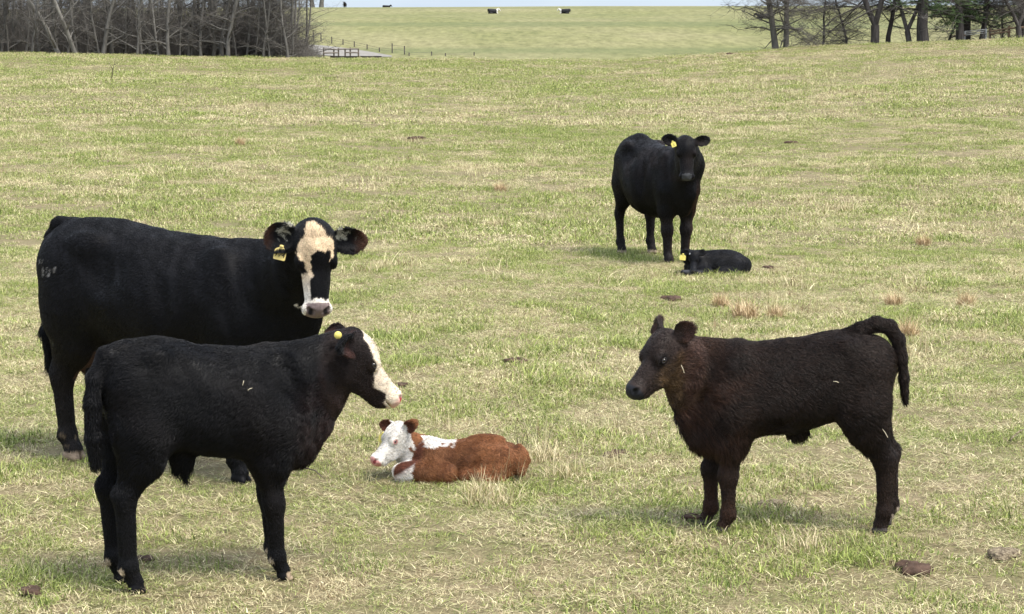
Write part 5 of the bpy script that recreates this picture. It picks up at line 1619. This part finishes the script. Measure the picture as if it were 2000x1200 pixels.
# ------------------------------------------------------------------ dung, tussocks, sticks
M_DUNG = simple_mat('old_dung', (0.030, 0.019, 0.013), (0.105, 0.066, 0.048), 14, 0.9, 0.15, 0.8)
M_DUNGP = simple_mat('bleached_dung', (0.05, 0.035, 0.025), (0.34, 0.28, 0.19), 55, 0.95, 0.1, 0.8)
def pat_mesh(seed):
    r = np.random.default_rng(seed)
    V = [(0, 0, .024)]; F = []; n = 22
    ph = r.random(4) * 6.28
    for k, (rad, z) in enumerate(((.30, .026), (.62, .022), (.88, .016), (1.0, .0), (1.02, -.03))):
        for i in range(n):
            a = 2 * math.pi * i / n
            q = rad * .085 * (1 + .18 * math.sin(2 * a + ph[0]) + .14 * math.sin(3 * a + ph[1]) + .10 * math.sin(5 * a + ph[2])) * (1 + .05 * r.normal())
            V.append((q * math.cos(a), q * math.sin(a), z + .007 * r.normal() * (k < 3)))
    for i in range(n): F.append((0, 1 + i, 1 + (i + 1) % n))
    me = bpy.data.meshes.new('cow_pat')
    for k in range(4):
        for i in range(n):
            a = 1 + k * n + i; b = 1 + k * n + (i + 1) % n; F.append((a, a + n, b + n, b))
    me.from_pydata(V, [], F); me.polygons.foreach_set('use_smooth', [True] * len(me.polygons)); me.update()
    return me
_pm = [pat_mesh(i) for i in range(4)]
for i, (px, py, s, pale, lab) in enumerate((
    (1785, 1120, .95, 0, 'brown dried cow pat near the lower right corner'),
    (1960, 1089, .9, 1, 'pale crusted cow pat at the right edge, above the brown one'),
    (1507, 992, .8, 1, 'pale straw-like cow pat on the grass between the brown calf\'s legs'),
    (1008, 711, .95, 0, 'dark cow pat in the grass midway between the two groups'),
    (1312, 587, 1.1, 0, 'dark flat cow pat below the small black calf'),
    (1500, 526, 0.8, 0, 'small dark cow pat just right of the small black calf'),
    (1205, 893, 0.8, 0, 'dark brown cow pat right of the lying red calf'),
    (1352, 1018, 0.5, 0, 'dark cow pat beside the brown calf\'s front hooves'),
    (282, 1100, 0.5, 0, 'dark cow pat between the legs of the blazed calf'),
    (60, 1168, 0.6, 0, 'dark cow pat in the lower left corner'),
    (207, 318, 1.3, 1, 'pale cow pat left of centre above the big cow'),
    (655, 153, 2.0, 0, 'dark cow pat far up the field under the wood\'s right end'),
    (816, 272, 2.2, 0, 'reddish dark cow pat halfway up the field'),
    (1543, 280, 1.6, 0, 'dark cow pat right of the head-on cow, higher up the field'),
    (785, 757, 0.5, 0, 'very small dark dropping in front of the blazed calf\'s nose'),
    (1425, 106, 2.0, 0, 'dark cow pat at the very crest below the ridge trees'))):
    x, y, z = gp(px, py)
    o = bpy.data.objects.new('cow_pat', _pm[i % 4]); COL.objects.link(o)
    if len(o.data.materials) == 0: o.data.materials.append(M_DUNG)
    o.location = (x, y, z + .022); o.scale = (s, s, s * .55); o.rotation_euler = (0.03, 0.02, i * 1.7)
    if pale: o.material_slots[0].link = 'OBJECT'; o.material_slots[0].material = M_DUNGP
    tag(o, lab, 'cow pat', 'cow pats in the pasture')

def straw_blades(name, cols):
    m, nt, b = new_mat(name, 0.6, 0.2)
    at = nt.nodes.new('ShaderNodeVertexColor'); at.layer_name = 'col'
    sep = nt.nodes.new('ShaderNodeSeparateColor'); nt.links.new(at.outputs['Color'], sep.inputs[0])
    c = mixc(nt, sep.outputs[1], cols[0], cols[1]); nt.links.new(c, b.inputs['Base Color'])
    return m
M_TUFT = straw_blades('rusty_dry_grass', ((0.28, 0.19, 0.105), (0.74, 0.58, 0.36)))
M_TUFTP = straw_blades('pale_dry_grass', ((0.34, 0.27, 0.15), (0.72, 0.63, 0.40)))
M_TUFTG = straw_blades('fresh_grass', ((0.08, 0.125, 0.025), (0.30, 0.36, 0.10)))
def tuft_mesh(seed, n, R, h, mat, w=.005, lean=.55):
    me = blades_mesh('grass_tuft', n, R, h * .35, h, w, lean, 1.0, .35, seed, .25, 4); me.materials.clear(); me.materials.append(mat); return me
_tr = [tuft_mesh(60 + i, 330, .09, .27, M_TUFT, .006) for i in range(3)]
_tp = [tuft_mesh(70 + i, 170, .13, .19, M_TUFTP, .0042) for i in range(3)]
_tg = [tuft_mesh(80 + i, 150, .20, .12, M_TUFTG) for i in range(2)]
for i, (px, py, s, k, lab) in enumerate((
    (1455, 625, 1.15, 'r', 'largest rusty dry grass tuft, above the brown calf\'s back'),
    (1515, 622, 0.75, 'r', 'smaller rusty grass tuft just right of the largest one'),
    (1408, 600, 0.8, 'r', 'rusty grass tuft just left of the largest one'),
    (1745, 597, 0.8, 'r', 'rusty grass tuft above the brown calf\'s raised tail'),
    (1886, 598, 0.8, 'r', 'rusty grass tuft near the right edge, level with the raised tail'),
    (1775, 660, 0.9, 'r', 'tall thin rusty grass tuft just right of the raised tail'),
    (977, 374, 1.0, 'r', 'rusty grass tuft in the middle of the field, left of its pale neighbour'),
    (1106, 374, 1.0, 'p', 'pale grass tuft in the middle of the field, left of the head-on cow'),
    (470, 284, 1.15, 'r', 'rusty grass tuft above the big cow\'s head'),
    (1803, 480, 0.9, 'r', 'rusty grass tuft right of the small black calf'),
    (1640, 412, 1.7, 'p', 'broad pale grass tuft right of the head-on cow'),
    (1575, 392, 1.3, 'p', 'pale grass tuft left of the broad pale one'),
    (1840, 392, 1.2, 'p', 'pale grass tuft right of the broad pale one'),
    (1042, 325, 1.3, 'p', 'pale grass tuft left of the head-on cow, higher up'),
    (965, 440, 1.1, 'p', 'pale spreading grass tuft between the big cow and the far cow'),
    (745, 527, 1.0, 'p', 'pale grass tuft right of the big cow\'s face'),
    (960, 985, 1.0, 'p', 'pale grass tuft in front of the red calf\'s rump'),
    (1050, 900, 1.0, 'p', 'tall pale grass tuft just right of the red calf'),
    (1105, 930, 0.9, 'p', 'pale grass tuft a little right of the red calf'),
    (1010, 690, 0.9, 'p', 'pale grass tuft behind the dark cow pat in the middle'),
    (1560, 1075, 0.8, 'p', 'pale grass tuft in front of the brown calf'),
    (1505, 975, 0.9, 'g', 'bright green grass tuft between the brown calf\'s legs'),
    (1395, 1160, 0.8, 'g', 'bright green grass tuft at the bottom right of the middle'),
    (690, 1110, 0.8, 'g', 'bright green grass tuft at the bottom left of the middle'),
    (395, 1110, 0.8, 'g', 'bright green grass tuft between the legs of the blazed calf'),
    (800, 962, 0.7, 'g', 'bright green grass tuft in front of the red calf\'s white knee'),
    (930, 965, 0.7, 'p', 'small pale grass tuft in front of the red calf\'s belly'))):
    x, y, z = gp(px, py)
    me = {'r': _tr, 'p': _tp, 'g': _tg}[k][i % (2 if k == 'g' else 3)]
    o = bpy.data.objects.new('grass_tuft', me); COL.objects.link(o)
    o.location = (x, y, z); o.scale = (s, s, s); o.rotation_euler = (0, 0, i * 2.1)
    tag(o, lab, 'grass tuft', 'separate grass tufts in the pasture')

M_STICK = simple_mat('dead_stick', (.07, .055, .045), (.16, .13, .10), 20, .9, .1)
def stick(paths, label, name='stick', mat=None):
    mb = MB()
    for pts, r0 in paths:
        P3 = []
        for (px, py, dz) in pts:
            g = gp(px, py); P3.append((g[0], g[1], g[2] + dz))
        mb.tube(P3, [r0 * (1 - .6 * i / (len(P3) - 1)) for i in range(len(P3))], 5)
    o = mb.build(name, mat or M_STICK, None, True); tag(o, label, 'stick')
stick([([(555, 925, .03), (585, 932, .05), (615, 940, .05), (632, 948, .03)], .006), ([(585, 932, .05), (612, 934, .09)], .004)], 'thin dark stick lying in the grass by the blazed calf\'s chest')
stick([([(1972, 870, .02), (1990, 862, .05), (2005, 850, .04)], .006)], 'thin pale stick lying at the right edge', 'stick', M_DUNGP)
# leafless weed far up the left of the field
x, y, z = gp(218, 155)
mb = MB(); mb.tube([(0, 0, 0), (.05, 0, .35), (.16, 0, .72)], [.02, .015, .006], 5); mb.tube([(.05, 0, .35), (-.10, 0, .62)], [.012, .005], 5); mb.tube([(.09, 0, .5), (.24, 0, .60)], [.01, .004], 5)
o = mb.build('dead_weed', M_STICK, None, True); o.location = (x, y, z); tag(o, 'small leafless weed standing far up the left of the field', 'weed')
# dark dead stalks behind the red calf
M_DKS, _, _b = new_mat('dark_stalk', .8, .1); _b.inputs['Base Color'].default_value = (.10, .085, .06, 1)
x, y, z = gp(1035, 895)
mb = MB(); r = random.Random(4)
for k in range(7):
    a = r.uniform(-.06, .10); b0 = r.uniform(-.08, .12); h = r.uniform(.14, .26)
    mb.tube([(b0, r.uniform(-.05, .05), 0), (b0 + a * .4, 0, h * .6), (b0 + a * 1.0, 0, h)], [.0016, .0012, .0008], 4)
o = mb.build('dead_weed', M_DKS, None, True); o.location = (x, y, z); tag(o, 'thin dark leafless stalks standing behind the red calf\'s rump', 'weed')
